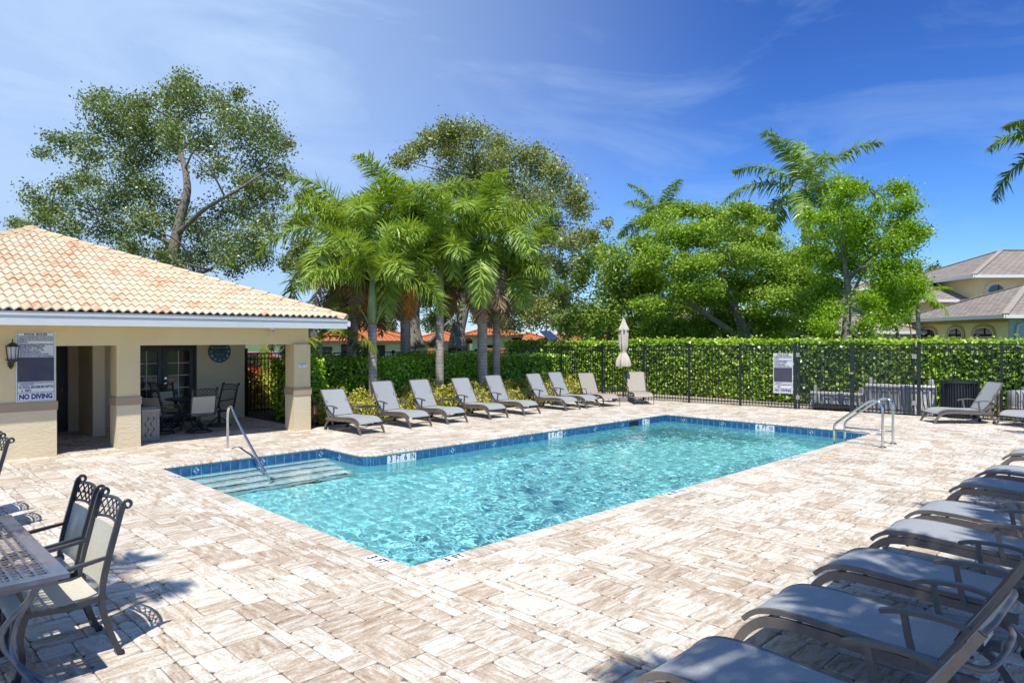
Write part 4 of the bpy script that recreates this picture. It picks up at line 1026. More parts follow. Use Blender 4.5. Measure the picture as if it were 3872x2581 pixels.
# ------------------------------------------------------------------ dining chairs (local: the seat faces -y)
def make_chair(swivel=False):
    root = empty('swivel_chair' if swivel else 'dining_chair'); hw = .265; fm = 'bronze_dark'
    for s in (-1, 1):
        x = s*hw
        if swivel: pst = smoothp([(x,.16,.40),(x,.20,.46),(x,.24,.62),(x,.29,.82),(x,.335,.985),(x,.355,1.005)], 3)
        else: pst = smoothp([(x,.315,.0),(x,.265,.13),(x,.215,.30),(x,.205,.44),(x,.235,.62),(x,.285,.82),(x,.325,.975),(x,.345,1.000)], 3)
        MB().path(pst, .026, .036).build('post', fm, root, smooth=True, auto=40)
        sc2 = MB()      # scroll at the top of the post
        P = [(x, .345+.024*math.cos(a)+.012, .985+.024*math.sin(a)+.008) for a in [PI*.75 - k*.35 for k in range(15)]]
        sc2.tube(P, [.013*(1-.03*k) for k in range(15)], 7); sc2.build('scroll', fm, root, smooth=True)
        arm = smoothp([(x,.245,.665),(x*1.02,.13,.650),(x*1.04,-.02,.632),(x*1.04,-.16,.632),(x*1.04,-.235,.60),(x*1.02,-.24,.54),(x,-.20,.46),(x,-.19,.42)], 3)
        MB().path(arm, .034, .022, taper=[.8+.35*math.sin(PI*i/(len(arm)-1)) for i in range(len(arm))]).build('arm', fm, root, smooth=True, auto=50)
        MB().path([(x*.96,.23,.405),(x*.96,.0,.385),(x*.96,-.2,.405),(x*.96,-.27,.395)], .03, .036).build('seat_rail', fm, root)
        if not swivel:
            MB().path(smoothp([(x,-.20,.42),(x,-.235,.28),(x,-.225,.13),(x,-.26,.0)],3), .028, .034).build('front_leg', fm, root, smooth=True, auto=40)
            for yy in (.318,-.262): MB().lathe([(.02,0),(.022,.012),(.016,.03)], 10, (x,yy,0)).build('foot', 'rubber', root)
    strip(MB(), [(-.29,.385),(-.25,.412),(-.12,.412),(.02,.404),(.14,.405),(.20,.42)], -hw+.02, hw-.02, .006, 8, .010).build('seat_sling', 'sling_cream', root, smooth=True, auto=40)
    bl = [(.208,.45),(.222,.52),(.245,.62),(.27,.72),(.293,.82)]
    strip(MB(), bl, -hw+.02, hw-.02, .006, 8, .022).build('back_sling', 'sling_cream', root, smooth=True, auto=40)
    # fretwork panel: bowed top and bottom rails with a lattice of diamonds
    def bow(z, x): return (x, .293+(z-.82)*.24 + .035*(1-(x/hw)**2), z + .022*(1-(x/hw)**2))
    fw = MB()
    for z, th in ((.835,.020),(.965,.024)): fw.tube([bow(z, -hw+2*hw*k/10) for k in range(11)], th/2, 6)
    fw.build('fret_rail', fm, root, smooth=True)
    lat = MB(); nd = 6; za, zb = .845, .955
    for k in range(nd+2):
        for dirn in (-1, 1):
            x0_ = -hw + 2*hw*(k-.5)/nd; x1_ = x0_ + dirn*2*hw/nd*1.5
            a = [x0_, za]; b = [x1_, zb]
            if min(a[0], b[0]) < -hw-.0 or max(a[0], b[0]) > hw+.0:
                t = None
                for q in (a, b):
                    if abs(q[0]) > hw:
                        o2 = b if q is a else a; lim = hw if q[0] > 0 else -hw
                        if abs(o2[0]) > hw: t = 1; break
                        f = (lim-o2[0])/(q[0]-o2[0]); q[1] = o2[1]+(q[1]-o2[1])*f; q[0] = lim
                if t: continue
            lat.tube([bow(a[1],a[0]), bow((a[1]+b[1])/2,(a[0]+b[0])/2), bow(b[1],b[0])], .0055, 5)
    for k in range(nd): lat.lathe([(.0,-.012),(.012,0),(.0,.012)], 6, bow(.90, -hw+2*hw*(k+.5)/nd))
    lat.build('lattice', fm, root)
    MB().tube([(-hw,-.18,.39),(hw,-.18,.39)], .013, 7).build('stretcher', fm, root); MB().tube([(-hw,.2,.395),(hw,.2,.395)], .013, 7).build('stretcher', fm, root)
    if swivel:
        MB().tube([(0,0,.10),(0,0,.30),(0,0,.37)], [.035,.03,.045], 12).build('pedestal', fm, root, smooth=True)
        MB().box(-.13,.13,-.13,.13,.35,.375).build('rocker_plate', fm, root)
        for k in range(4):
            a = PI/4+k*PI/2; ca, sa = math.cos(a), math.sin(a)
            MB().tube(smoothp([(0,0,.22),(ca*.09,sa*.09,.17),(ca*.18,sa*.18,.08),(ca*.26,sa*.26,.03)],3), .015, 7).build('base_leg', fm, root, smooth=True)
        MB().tube([(.265*math.cos(2*PI*k/24), .265*math.sin(2*PI*k/24), .022) for k in range(25)], .016, 7).build('base_ring', fm, root, smooth=True)
    return root
dc = make_chair(); sc0 = make_chair(True)
def chair(src, first, loc, rz, label, group):
    o = src if first else copy_tree(src); o.location = (*loc, 0); o.rotation_euler = (0,0,rz); tag(o, label, 'chair', group); return o
GD = 'high-backed dining chairs by the pool'
chair(dc, True, (-2.745, .19), -PI/2, 'dining chair nearest the bottom left corner with mesh back', GD)
chair(dc, False, (-2.745, .83), -PI/2, 'dining chair just behind the nearest one at the long table', GD)
chair(dc, False, (-2.77, 4.24), -PI/2, 'dining chair cut off at the left edge, nearer of two', GD)
chair(dc, False, (-2.77, 4.98), -PI/2, 'dining chair cut off at the left edge below the lantern', GD)
GS = 'swivel chairs round the pavilion table'
chair(sc0, True, (2.05, 10.72), PI, 'swivel chair turning its cream back to the pool', GS)
chair(sc0, False, (2.80, 11.50), -PI/2+R(18), 'swivel chair right of the round pavilion table', GS)
chair(sc0, False, (1.36, 11.05), PI/2+R(25), 'swivel chair left of the round table behind the bin', GS)
chair(sc0, False, (1.90, 12.25), R(8), 'swivel chair against the french doors behind the table', GS)
tb2 = empty('round_table', (2.06,11.50,0), 0, 'round dark dining table in the pavilion bay', 'table')
MB().lathe([(.0,.685),(.46,.685),(.475,.70),(.47,.715),(.0,.718)], 36).build('table_top', 'bronze_dark', tb2, smooth=True, auto=40)
for k in range(4):
    a = PI/4+k*PI/2; ca, sa = math.cos(a), math.sin(a)
    MB().tube(smoothp([(ca*.34,sa*.34,.685),(ca*.20,sa*.20,.50),(ca*.12,sa*.12,.30),(ca*.24,sa*.24,.10),(ca*.36,sa*.36,.0)],4), .020, 8).build('leg', 'bronze_dark', tb2, smooth=True)
MB().tube([(.2*math.cos(2*PI*k/20), .2*math.sin(2*PI*k/20), .2) for k in range(21)], .012, 7).build('ring_stretcher', 'bronze_dark', tb2, smooth=True)

pm('table_sky_tint', (.055,.075,.115), (.085,.11,.16), rough=.30, metal=.0, scale=16, coord='obj', coat=.5, spec=.7)  # dark metal with the sky's blue reflection put into its base colour
def dining_table(u0, u1, v0, v1, label):
    root = empty('dining_table', ((u0+u1)/2,(v0+v1)/2,0), 0, label, 'table', 'long tables with pierced tops'); hx, hy = (u1-u0)/2, (v1-v0)/2; z = .725; b = .085
    fr_ = MB(); 
    fr_.box(-hx,hx,-hy,-hy+b,z-.028,z).box(-hx,hx,hy-b,hy,z-.028,z).box(-hx,-hx+b,-hy+b,hy-b,z-.028,z).box(hx-b,hx,-hy+b,hy-b,z-.028,z)
    fr_.box(-hx+.05,hx-.05,-hy+.05,-hy+.075,z-.065,z-.028).box(-hx+.05,hx-.05,hy-.075,hy-.05,z-.065,z-.028).box(-hx+.05,-hx+.075,-hy+.075,hy-.075,z-.065,z-.028).box(hx-.075,hx-.05,-hy+.075,hy-.075,z-.065,z-.028)
    fr_.build('table_frame', 'table_sky_tint', root)
    nx_ = 15; ny_ = int(round((2*hy-2*b)/((2*hx-2*b)/nx_))); px, py = (2*hx-2*b)/nx_, (2*hy-2*b)/ny_
    V = []; F = []
    for i in range(nx_):
        for j in range(ny_):
            x0, y0 = -hx+b+i*px, -hy+b+j*py; bse = len(V); s = .44 if (i+j) % 2 else .50
            V += [(x0,y0,z-.004),(x0+px,y0,z-.004),(x0+px,y0+py,z-.004),(x0,y0+py,z-.004)]
            V += [(x0+px*(.5+s*q[0]), y0+py*(.5+s*q[1]), z-.004) for q in ((-.75,-.75),(.75,-.75),(.75,.75),(-.75,.75))]
            F += [(bse+k, bse+(k+1)%4, bse+4+(k+1)%4, bse+4+k) for k in range(4)]
    k0 = len(V); V += [(x,y,z_-.006) for x,y,z_ in V]; F += [tuple(k0+i for i in reversed(f)) for f in F]
    me = bpy.data.meshes.new('pierced_top'); me.from_pydata(V, [], F); me.materials.append(M['table_sky_tint']); link('pierced_top', me, root)
    for sx in (-1,1):
        for sy in (-1,1):
            for q in (-1, 1):
                lp = smoothp([(sx*(hx-.08-.05*(q<0)),sy*(hy-.10-.06*(q>0)),z-.03),(sx*(hx-.17),sy*(hy-.2),.55),(sx*(hx-.26+.03*q),sy*(hy-.28),.36),(sx*(hx-.22),sy*(hy-.24),.18),(sx*(hx-.06+.04*q),sy*(hy-.10-.05*q),.0)], 4)
                MB().tube(lp, .019, 8).build('leg', 'table_sky_tint', root, smooth=True)
    MB().tube(smoothp([(-hx+.24,-hy+.26,.22),(-.1,-hy+.42,.12),(.1,-hy+.42,.12),(hx-.24,-hy+.26,.22)],5), .017, 8).build('stretcher', 'table_sky_tint', root, smooth=True)
    MB().tube(smoothp([(-hx+.24,hy-.26,.22),(-.1,hy-.42,.12),(.1,hy-.42,.12),(hx-.24,hy-.26,.22)],5), .017, 8).build('stretcher', 'table_sky_tint', root, smooth=True)
    return root
dining_table(-3.86, -2.80, -.46, 1.42, 'long dark table with pierced top in the bottom left corner')

# ------------------------------------------------------------------ closed umbrella
um = empty('patio_umbrella', (15.08,8.52,0), 0, 'closed beige patio umbrella standing between the tan loungers', 'umbrella')
def folds(prof, nf, amp, name, seed):
    rr = random.Random(seed); N = nf*6; V = []; F = []
    for r_, z, am in prof:
        for k in range(N):
            a = 2*PI*k/N; f = math.cos(nf*a + .7*z) * .5 + .3*math.cos((nf*2-1)*a + 1.3 + z*2)
            rad = max(.008, r_*(1+am*f)); V.append((rad*math.cos(a), rad*math.sin(a), z))
    for i in range(len(prof)-1):
        for k in range(N): F.append((i*N+k, i*N+(k+1)%N, (i+1)*N+(k+1)%N, (i+1)*N+k))
    mb = MB().add(V, F); return mb.build(name, 'canvas', um, smooth=True, fix=False)
folds([(.022,2.80,.05),(.05,2.72,.15),(.085,2.60,.3),(.135,2.47,.4),(.165,2.40,.45),(.16,2.385,.45)], 6, .3, 'vent_cap', 2)
folds([(.09,2.46,.3),(.125,2.38,.45),(.14,2.25,.5),(.13,2.1,.5),(.135,1.95,.5),(.12,1.8,.45),(.085,1.69,.3),(.075,1.655,.25),(.10,1.60,.35),(.155,1.48,.5),(.195,1.36,.55),(.21,1.25,.55),(.20,1.17,.6)], 7, .3, 'canopy', 5)
MB().lathe([(.083,1.63),(.088,1.65),(.083,1.68)], 14).build('tie_strap', 'canvas', um)
MB().lathe([(.0,2.86),(.02,2.85),(.026,2.82),(.02,2.79)], 10).build('finial', 'pole_brown', um, smooth=True)
MB().tube([(0,0,.12),(0,0,2.5)], .024, 12).build('pole', 'pole_brown', um, smooth=True)
bs = MB(); bs.prism([(-.28,-.25),(.25,-.28),(.28,.25),(-.25,.28)], .0, .10); bs.prism([(-.24,-.2),(.2,-.24),(.24,.2),(-.2,.24)], .10, .14); bs.build('base', 'plastic_grey', um)

# ------------------------------------------------------------------ pool rails
hr = empty('stair_handrail', (1.49,7.79,0), 0, 'curved steel handrail running down into the pool steps', 'handrail')
P = smoothp([(0,0,0),(0,0,.35),(0,0,.62),(.0,-.02,.74),(.0,-.09,.825),(.0,-.20,.80),(-.01,-.36,.665),(-.02,-.95,.26),(-.03,-1.55,-.13),(-.035,-1.66,-.20),(-.035,-1.74,-.23),(-.035,-1.78,-.32),(-.035,-1.78,-.76)], 5)
MB().tube(P, .024, 14).build('rail', 'steel', hr, smooth=True)
MB().lathe([(.075,.0),(.075,.012),(.05,.028),(.026,.03)], 20).build('escutcheon', 'white_paint', hr, smooth=True, auto=40)
ld = empty('pool_ladder', (10.9,-.84,0), 0, 'steel ladder with two tall grab rails at the far pool corner', 'ladder')
for (x0, x1) in ((-.35,-.16), (.28,.44)):
    def q(t, v, z): return (x0+(x1-x0)*t, v, z)
    P = smoothp([q(0,0,0),q(0,0,.35),q(0,0,.70),q(.02,.03,.83),q(.09,.11,.90),q(.20,.22,.885),q(.35,.38,.79),q(.75,.74,.52),q(.93,.90,.40),q(1,.965,.30),q(1,.97,.10),q(1,.97,-.25),q(1,.97,-.75)], 5)
    MB().tube(P, .024, 14).build('grab_rail', 'steel', ld, smooth=True)
    MB().tube([q(0,0,.25),q(1,.97,.235)], .019, 12).build('cross_rail', 'steel', ld, smooth=True)
    MB().lathe([(.075,.0),(.075,.012),(.05,.028),(.026,.03)], 20, q(0,0,0)).build('escutcheon', 'steel', ld, smooth=True, auto=40)
for z in (-.32,-.62): MB().box(-.16,.44,.93,1.01,z-.015,z+.015).build('tread', 'plastic_white', ld)

# path light by the column
pl = empty('path_light', (4.28, 9.62, 0), 0, 'copper path light behind the first lounger by the column', 'lamp')
MB().lathe([(.055,.32),(.058,.33),(.058,.52),(.052,.53)], 16).build('copper_body', 'copper', pl, smooth=True, auto=40)
MB().lathe([(.07,.53),(.075,.545),(.07,.60),(.02,.615)], 16).build('cap', 'black_metal', pl, smooth=True, auto=40)
MB().tube([(0,0,0),(0,0,.33)], .012, 8).build('stake', 'black_metal', pl)
# ------------------------------------------------------------------ fences
def fence_panel(mb_rails, A, B, H, parent, gate=False, pick=.098):
    """rails and pickets between two points; every other picket ends in a point under the top rail"""
    A, B = Vector((*A,0)), Vector((*B,0)); L = (B-A).length; d = (B-A)/L; z0 = .05
    for z in (H-.035, H-.175, .12): MB().beam(A+Vector((0,0,z)), B+Vector((0,0,z)), .028, .036).build('rail', 'fence_metal', parent)
    k = max(2, int(round(L/pick)))
    for i in range(1, k):
        p = A + d*(L*i/k)
        zt = H-.05 if i % 2 else H-.115
        mb = MB().cbox((p.x,p.y,(z0+zt)/2), .019, .019, zt-z0, math.atan2(d.y,d.x))
        if i % 2 == 0: mb.add([(p.x-.012,p.y-.012,zt),(p.x+.012,p.y-.012,zt),(p.x+.012,p.y+.012,zt),(p.x-.012,p.y+.012,zt),(p.x,p.y,zt+.035)], [(0,1,4),(1,2,4),(2,3,4),(3,0,4)])
        mb.build('picket', 'fence_metal', parent)
def post(p, H, parent, w=.062):
    mb = MB().cbox((p[0],p[1],(H+.02)/2), w, w, H+.02, math.atan2(-1,.1525)); mb.cbox((p[0],p[1],H+.026), w+.012, w+.012, .012, math.atan2(-1,.1525)); mb.build('post', 'fence_metal', parent)
fe_r = empty('pool_fence', (FENCE(3.4),3.4,0), 0, 'black metal picket fence across the far end of the deck', 'fence'); fe_r.location = (0,0,0)
FV = [13.3, 11.6, 9.89, 8.30, 6.69, 5.03, 3.42]; FH = lambda v: 1.93 + (3.4-v)*.011
gv0, gm, gv1 = 3.30, 1.87, .36
for a, b in zip(FV[:-1], FV[1:]): fence_panel(None, (FENCE(a),a), (FENCE(b),b), FH((a+b)/2), fe_r)
for v in FV[:-1]: post((FENCE(v),v), FH(v), fe_r)
post((FENCE(3.40),3.40), 1.95, fe_r, .085)
FV2 = [.24, -1.57, -3.4, -5.2]
post((FENCE(.24),.24), 1.99, fe_r, .085)
for a, b in zip(FV2[:-1], FV2[1:]): fence_panel(None, (FENCE(a),a), (FENCE(b),b), 1.99, fe_r)
for v in FV2[1:]: post((FENCE(v),v), 2.0, fe_r)
def gate_leaf(v0, v1, label, latch):
    g = empty('metal_gate', (FENCE(v0),v0,0), 0, label, 'gate', 'double gate leaves in the fence'); g.location = (0,0,0)
    H = 1.955
    fence_panel(None, (FENCE(v0)+.0,v0), (FENCE(v1),v1), H, g)
    for v in (v0, v1): post((FENCE(v),v), H, g, .05)
    # expanded metal mesh behind the pickets: a fine diamond net of flat strands
    A, B = Vector((FENCE(v0)+.022,v0,0)), Vector((FENCE(v1)+.022,v1,0)); L = (B-A).length; d = (B-A)/L; z0, z1 = .14, H-.19; p = .046; net = MB(); hh = z1-z0
    kx = int(L/p)+int(hh/(p*1.6))+2
    nrm_ = Vector((d.y,-d.x,0))*.001
    for sgn in (1, -1):
        for i in range(-int(hh/(p*1.6))-1, kx):
            s0 = i*p; s1 = s0 + hh/1.6
            a0, b0, a1, b1 = s0, z0, s1, z1
            if a0 < 0: b0 += (0-a0)*1.6; a0 = 0
            if a1 > L: b1 -= (a1-L)*1.6; a1 = L
            if b1 <= b0: continue
            f = (lambda t: t) if sgn > 0 else (lambda t: L-t)
            P0, P1 = A + d*f(a0) + Vector((0,0,b0)), A + d*f(a1) + Vector((0,0,b1)); w_ = Vector((0,0,.0072))
            net.add([P0-w_, P1-w_, P1+w_, P0+w_], [(0,1,2,3)])
    net.build('mesh_screen', 'fence_metal', g, fix=False)
    for z in (.35, 1.62):
        hv = v0 + .02 if not latch else v1 - .02
        MB().cbox((FENCE(hv)-.04, hv, z), .02, .11, .12, 0).build('hinge', 'plastic_grey', g)
    return g
g1 = gate_leaf(gv0, gm+.03, 'left leaf of the black gate, beside the rules board', 0)
g2 = gate_leaf(gm-.03, gv1, 'right leaf of the black gate, behind the ladder', 1)
MB().cbox((FENCE(gm)-.05, gm, 1.12), .05, .12, .05).build('latch', 'steel', g1)
# second rules board hung on the fence
sA = Vector((FENCE(4.02)-.035, 4.02, .45)); rules_sign(sA, (FENCE(3.46)-FENCE(4.02), 3.46-4.02, 0), .57, 1.21, 'pool rules board hung on the black fence')
# fence behind the left hedge and gate beside the pavilion
fe_l = empty('hedge_fence', (0,0,0), 0, 'black fence line showing just above the clusia hedge', 'fence')
for a, b in ((5.5,7.3),(7.3,9.1),(9.1,10.9),(10.9,12.7),(12.7,FENCE(13.3))): fence_panel(None, (a,13.3), (b,13.3), 1.70, fe_l, pick=.11); post((a,13.3), 1.70, fe_l)
gl_ = empty('side_gate', (0,0,0), 0, 'black picket gate seen through the pavilion bay', 'gate')
fence_panel(None, (4.32,13.42), (5.42,13.36), 1.72, gl_); post((4.30,13.42), 1.80, gl_); post((5.44,13.36), 1.75, gl_)
# a second far fence beyond that gate, along the car park
fe_f = empty('street_fence', (0,0,0), 0, 'dark railing far behind the side gate', 'fence')
fence_panel(None, (3.2,20.5), (9.2,20.5), 1.6, fe_f, pick=.13)

# ------------------------------------------------------------------ pool equipment behind the fence
ht = empty('pool_heater', (17.62,-.62,0), 0, 'dark round pool heat pump behind the fence', 'heat pump')
MB().lathe([(.0,.9),(.44,.9),(.47,.93),(.46,.97),(.30,1.0),(.0,1.01)], 28).build('top', 'fence_metal', ht, smooth=True, auto=40)
MB().lathe([(.41,.0),(.41,.9)], 28).build('core', 'black_metal', ht)
for k in range(44):
    a = 2*PI*k/44; MB().cbox((.43*math.cos(a),.43*math.sin(a),.46), .03, .018, .86, a).build('louvre', 'bronze_dark', ht)
def barrier(name, c, L, H, rz, label):
    r_ = empty(name, (*c,0), rz, label, 'barrier', 'white plastic barriers behind the gate'); pts = [(-.26,0),(-.26,.10),(-.17,H*.45),(-.12,H*.95),(-.06,H),(.06,H),(.12,H*.95),(.17,H*.45),(.26,.10),(.26,0)]
    mb = MB(); mb.extrude([(-L/2,y,z) for y,z in pts], (L,0,0)); mb.build('shell', 'plastic_white', r_)
    k = int(L/.22)
    for i in range(k):
        x = -L/2 + (i+.5)*L/k
        MB().add([(x-.035,-.262,.12),(x+.035,-.262,.12),(x+.05,-.150,H*.85),(x-.05,-.150,H*.85),(x-.02,-.29,.12),(x+.02,-.29,.12),(x+.03,-.178,H*.85),(x-.03,-.178,H*.85)], [(4,5,6,7),(0,4,7,3),(5,1,2,6),(7,6,2,3),(0,1,5,4)]).build('rib', 'plastic_white', r_)
    for s in (-1,1): MB().lathe([(.06,H),(.07,H+.05),(.06,H+.16),(.0,H+.18)], 12, (s*(L/2-.12),0,0)).build('coupling', 'plastic_white', r_, smooth=True, auto=40)
ra = math.atan2(-1, .1525)
barrier('plastic_barrier', (FENCE(2.4)+.75,2.5), 1.5, .50, ra, 'low white plastic barrier behind the left gate leaf')
barrier('plastic_barrier', (FENCE(.9)+.65,.85), 1.75, .80, ra, 'tall white plastic barrier behind the right gate leaf')
cr_ = empty('wooden_crate', (17.75,-1.22,0), ra, 'weathered wooden crate behind the fence beside the heat pump', 'crate')
for z in (.08,.30,.52): MB().box(-.24,.24,-.2,-.178,z,z+.13).build('plank', 'wood', cr_); MB().box(-.24,.24,.178,.2,z,z+.13).build('plank', 'wood', cr_)
for s in (-1,1): MB().box(s*.22-.03,s*.22+.03,-.178,-.12,0,.68).build('corner_post', 'wood', cr_); MB().box(s*.22-.03,s*.22+.03,.12,.178,0,.68).build('corner_post', 'wood', cr_)
MB().box(-.05,.20,-.206,-.201,.40,.62).build('notice', 'tile_white', cr_)
for k, (u, v, s, lb) in enumerate(((18.05,-1.95,1.0,'white plastic drum behind the fence, left of two'), (18.2,-2.75,1.05,'white plastic drum behind the fence, at the right edge'))):
    d_ = empty('plastic_drum', (u,v,0), .3*k, lb, 'drum', 'white chemical drums'); 
    MB().lathe([(.0,0),(.33*s,.0),(.36*s,.04),(.355*s,.30),(.365*s,.31),(.365*s,.34),(.355*s,.35),(.36*s,.66),(.33*s,.74),(.12,.78),(.0,.78)], 24).build('body', 'plastic_white', d_, smooth=True, auto=40)
    MB().lathe([(.07,.77),(.075,.83),(.0,.84)], 12, (.1,0,0)).build('cap', 'blue_cloth', d_)
pp_ = empty('plumbing_pipe', (FENCE(3.1)+.45,3.02,0), 0, 'bundle of white pool pipes behind the gate post', 'pipe')
for k in range(3): MB().tube([(0,-.06*k,0),(0,-.06*k,.40+.04*k)], .024, 10).build('pipe', 'plastic_white', pp_, smooth=True)
pc = empty('pipe_cradle', (FENCE(2.5)+.42,2.45,0), ra, 'rust brown tray under the low white barrier', 'tray')
MB().box(-.55,.55,-.12,-.10,.02,.16).box(-.55,.55,.10,.12,.02,.16).box(-.55,-.53,-.10,.10,.02,.16).box(.53,.55,-.10,.10,.02,.16).box(-.53,.53,-.10,.10,.02,.03).build('tray', 'brown_dark', pc)
# ------------------------------------------------------------------ foliage
def leaf_quads(P, size, up=.35, aspect=.55, rs=NR, outward=None, fold=True):
    """one diamond leaf per point: returns V, F (4-vertex faces)"""
    n_ = len(P); N = rs.normal(size=(n_,3)); N /= np.linalg.norm(N, axis=1, keepdims=True)
    N[:,2] += up
    if outward is not None: N += outward
    N /= np.linalg.norm(N, axis=1, keepdims=True)
    A = rs.normal(size=(n_,3)); A -= N*np.sum(A*N, 1, keepdims=True); A /= np.linalg.norm(A, axis=1, keepdims=True)
    B = np.cross(N, A); s = (size*rs.uniform(.65, 1.35, n_))[:,None]
    V = np.empty((n_,4,3)); V[:,0] = P - A*s*.5; V[:,1] = P + B*s*aspect*.5 + A*s*.06; V[:,2] = P + A*s*.5 - N*s*.12; V[:,3] = P - B*s*aspect*.5 + A*s*.06
    return V.reshape(-1,3), np.arange(n_*4).reshape(-1,4)
def leaf_hex(P, size, up=.3, aspect=.72, rs=NR, outward=None):
    """rounded leaf, six corners"""
    n_ = len(P); N = rs.normal(size=(n_,3)); N /= np.linalg.norm(N, axis=1, keepdims=True); N[:,2] += up
    if outward is not None: N += outward
    N /= np.linalg.norm(N, axis=1, keepdims=True)
    A = rs.normal(size=(n_,3)); A[:,2] += .4; A -= N*np.sum(A*N, 1, keepdims=True); A /= np.linalg.norm(A, axis=1, keepdims=True)
    B = np.cross(N, A); s = (size*rs.uniform(.6, 1.3, n_))[:,None]; V = np.empty((n_,6,3))
    for k, (a, b) in enumerate(((-.5,0),(-.1,.42),(.32,.40),(.5,0),(.32,-.40),(-.1,-.42))): V[:,k] = P + A*s*a + B*s*b*aspect - N*s*(.10*abs(b)*0 + .06*(a*a))
    return V.reshape(-1,3), np.arange(n_*6).reshape(-1,6)
def crown_obj(name, P, size, mat, parent, up=.35, aspect=.55, hexa=False, outward=None, tint=None):
    V, F = (leaf_hex if hexa else leaf_quads)(P, size, up, aspect, NR, outward)
    t = NR.random(len(P)) if tint is None else np.clip(tint, 0, 1)
    return link(name, np_mesh(name, V, F, mat, {'tint': t}), parent)

def hedge(name, label, boxes, size, n_, mat, group=None, core='far_green', wob=.10):
    """clipped hedge: dark twiggy core inside a thick skin of leaves"""
    root = empty(name, (0,0,0), 0, label, 'hedge', group); P = []; Nn = []
    tot = sum((b[1]-b[0])*(b[5]-b[4]) + (b[1]-b[0])*(b[3]-b[2]) for b in boxes)
    cm = MB()
    for x0,x1,y0,y1,z0,z1,ax in boxes:
        cm.box(x0+.12,x1-.12,y0+.16,y1-.16,z0,z1-.16)
        L, Wd, H = x1-x0, y1-y0, z1-z0
        k = int(n_*((L if L > Wd else Wd)*(H+min(L,Wd)))/max(.01, sum((max(b[1]-b[0],b[3]-b[2]))*((b[5]-b[4])+min(b[1]-b[0],b[3]-b[2])) for b in boxes)))
        q = NR.random((k,3)); face = NR.random(k)
        X = x0+q[:,0]*L; Y = y0+q[:,1]*Wd; Z = z0+q[:,2]*H; out = np.zeros((k,3)); dpt = np.abs(NR.normal(0,.075,k))
        fr_ = face < .62; tp = (face >= .62) & (face < .86); en = face >= .86
        wv_ = wob*(np.sin(X*2.1+Z*1.3)+np.sin(Y*1.9+Z*2.2)+np.sin(X*4.7+Y*3.1+1))*.4
        if ax == 'y':   # long side faces -y
            Y[fr_] = y0 + dpt[fr_] + wv_[fr_]*.8; out[fr_] = (0,-.62,.55); X[en] = np.where(NR.random(en.sum()) < .5, x0+dpt[en], x1-dpt[en]); out[en] = (0,-.3,.2)
        else:           # long side faces -x
            X[fr_] = x0 + dpt[fr_] + wv_[fr_]*.8; out[fr_] = (-.62,0,.55); Y[en] = np.where(NR.random(en.sum()) < .5, y0+dpt[en], y1-dpt[en]); out[en] = (-.3,0,.2)
        Z[tp] = z1 - dpt[tp]*.9 + wv_[tp]*.5 + .02; out[tp] = (0,0,.9)
        P.append(np.stack([X,Y,Z],1)); Nn.append(out)
    P = np.concatenate(P); Nn = np.concatenate(Nn)
    cm.build('twig_core', core, root)
    sh = NR.random(len(P)) < .035; P[sh] += Nn[sh]*NR.uniform(.05,.20,(sh.sum(),1)); P[:,2] = np.maximum(P[:,2], .02)
    t = NR.beta(1.3,1.4,len(P))*.72 + .14*np.sin(P[:,0]*1.7+P[:,1]*1.1) + .10*np.sin(P[:,0]*.6-P[:,1]*2.3+P[:,2]*3) + .14; t = np.clip(t, 0, .97); t[NR.random(len(P)) < .008] = 1.0; t[sh] = .95
    crown_obj('foliage', P, size, mat, root, .25, .8, True, Nn, t); return root
hedge('clusia_hedge', 'glossy green clipped hedge behind the lounger row', [(4.75,9.0,11.75,12.9,0,1.53,'y'),(8.9,12.4,11.70,12.9,0,1.58,'y'),(12.3,16.1,11.80,12.9,0,1.47,'y'), (4.75,5.45,11.2,11.85,0,1.55,'y')], .085, 30000, 'leaf_clusia', wob=.14)
hedge('tall_hedge', 'tall bright green hedge behind the black fence', [(18.7,20.1,-5.5,11.5,0,2.05,'x'), (18.2,19.6,11.3,17.5,0,1.98,'x')], .115, 34000, 'leaf_hedge_r', wob=.12)

def shrub(name, label, c, rx, ry, h, n_, size, mat, cat='shrub', group=None, hexa=False, aspect=.5):
    root = empty(name, (c[0],c[1],0), 0, label, cat, group)
    q = NR.normal(size=(n_,3)); q /= np.linalg.norm(q, axis=1, keepdims=True); r_ = NR.random(n_)**.35
    lump = 1+.22*np.sin(q[:,0]*5+c[0])+.18*np.sin(q[:,1]*6+q[:,2]*4)
    P = np.stack([q[:,0]*rx*r_*lump, q[:,1]*ry*r_*lump, np.abs(q[:,2])*h*r_*lump], 1); P[:,2] += .03
    mb = MB()
    for k in range(7):
        a = rnd.random()*2*PI; mb.tube([(0,0,0),(rx*.35*math.cos(a),ry*.35*math.sin(a),h*.45),(rx*.6*math.cos(a),ry*.6*math.sin(a),h*.75)], [.012,.008,.004], 5)
    tag(mb.build('stems', 'bark', root), kind='stuff')
    crown_obj('foliage', P, size, mat, root, .5, aspect, hexa, q*.5, NR.beta(1.5,1.5,n_)*.8+.2*P[:,2]/h); return root
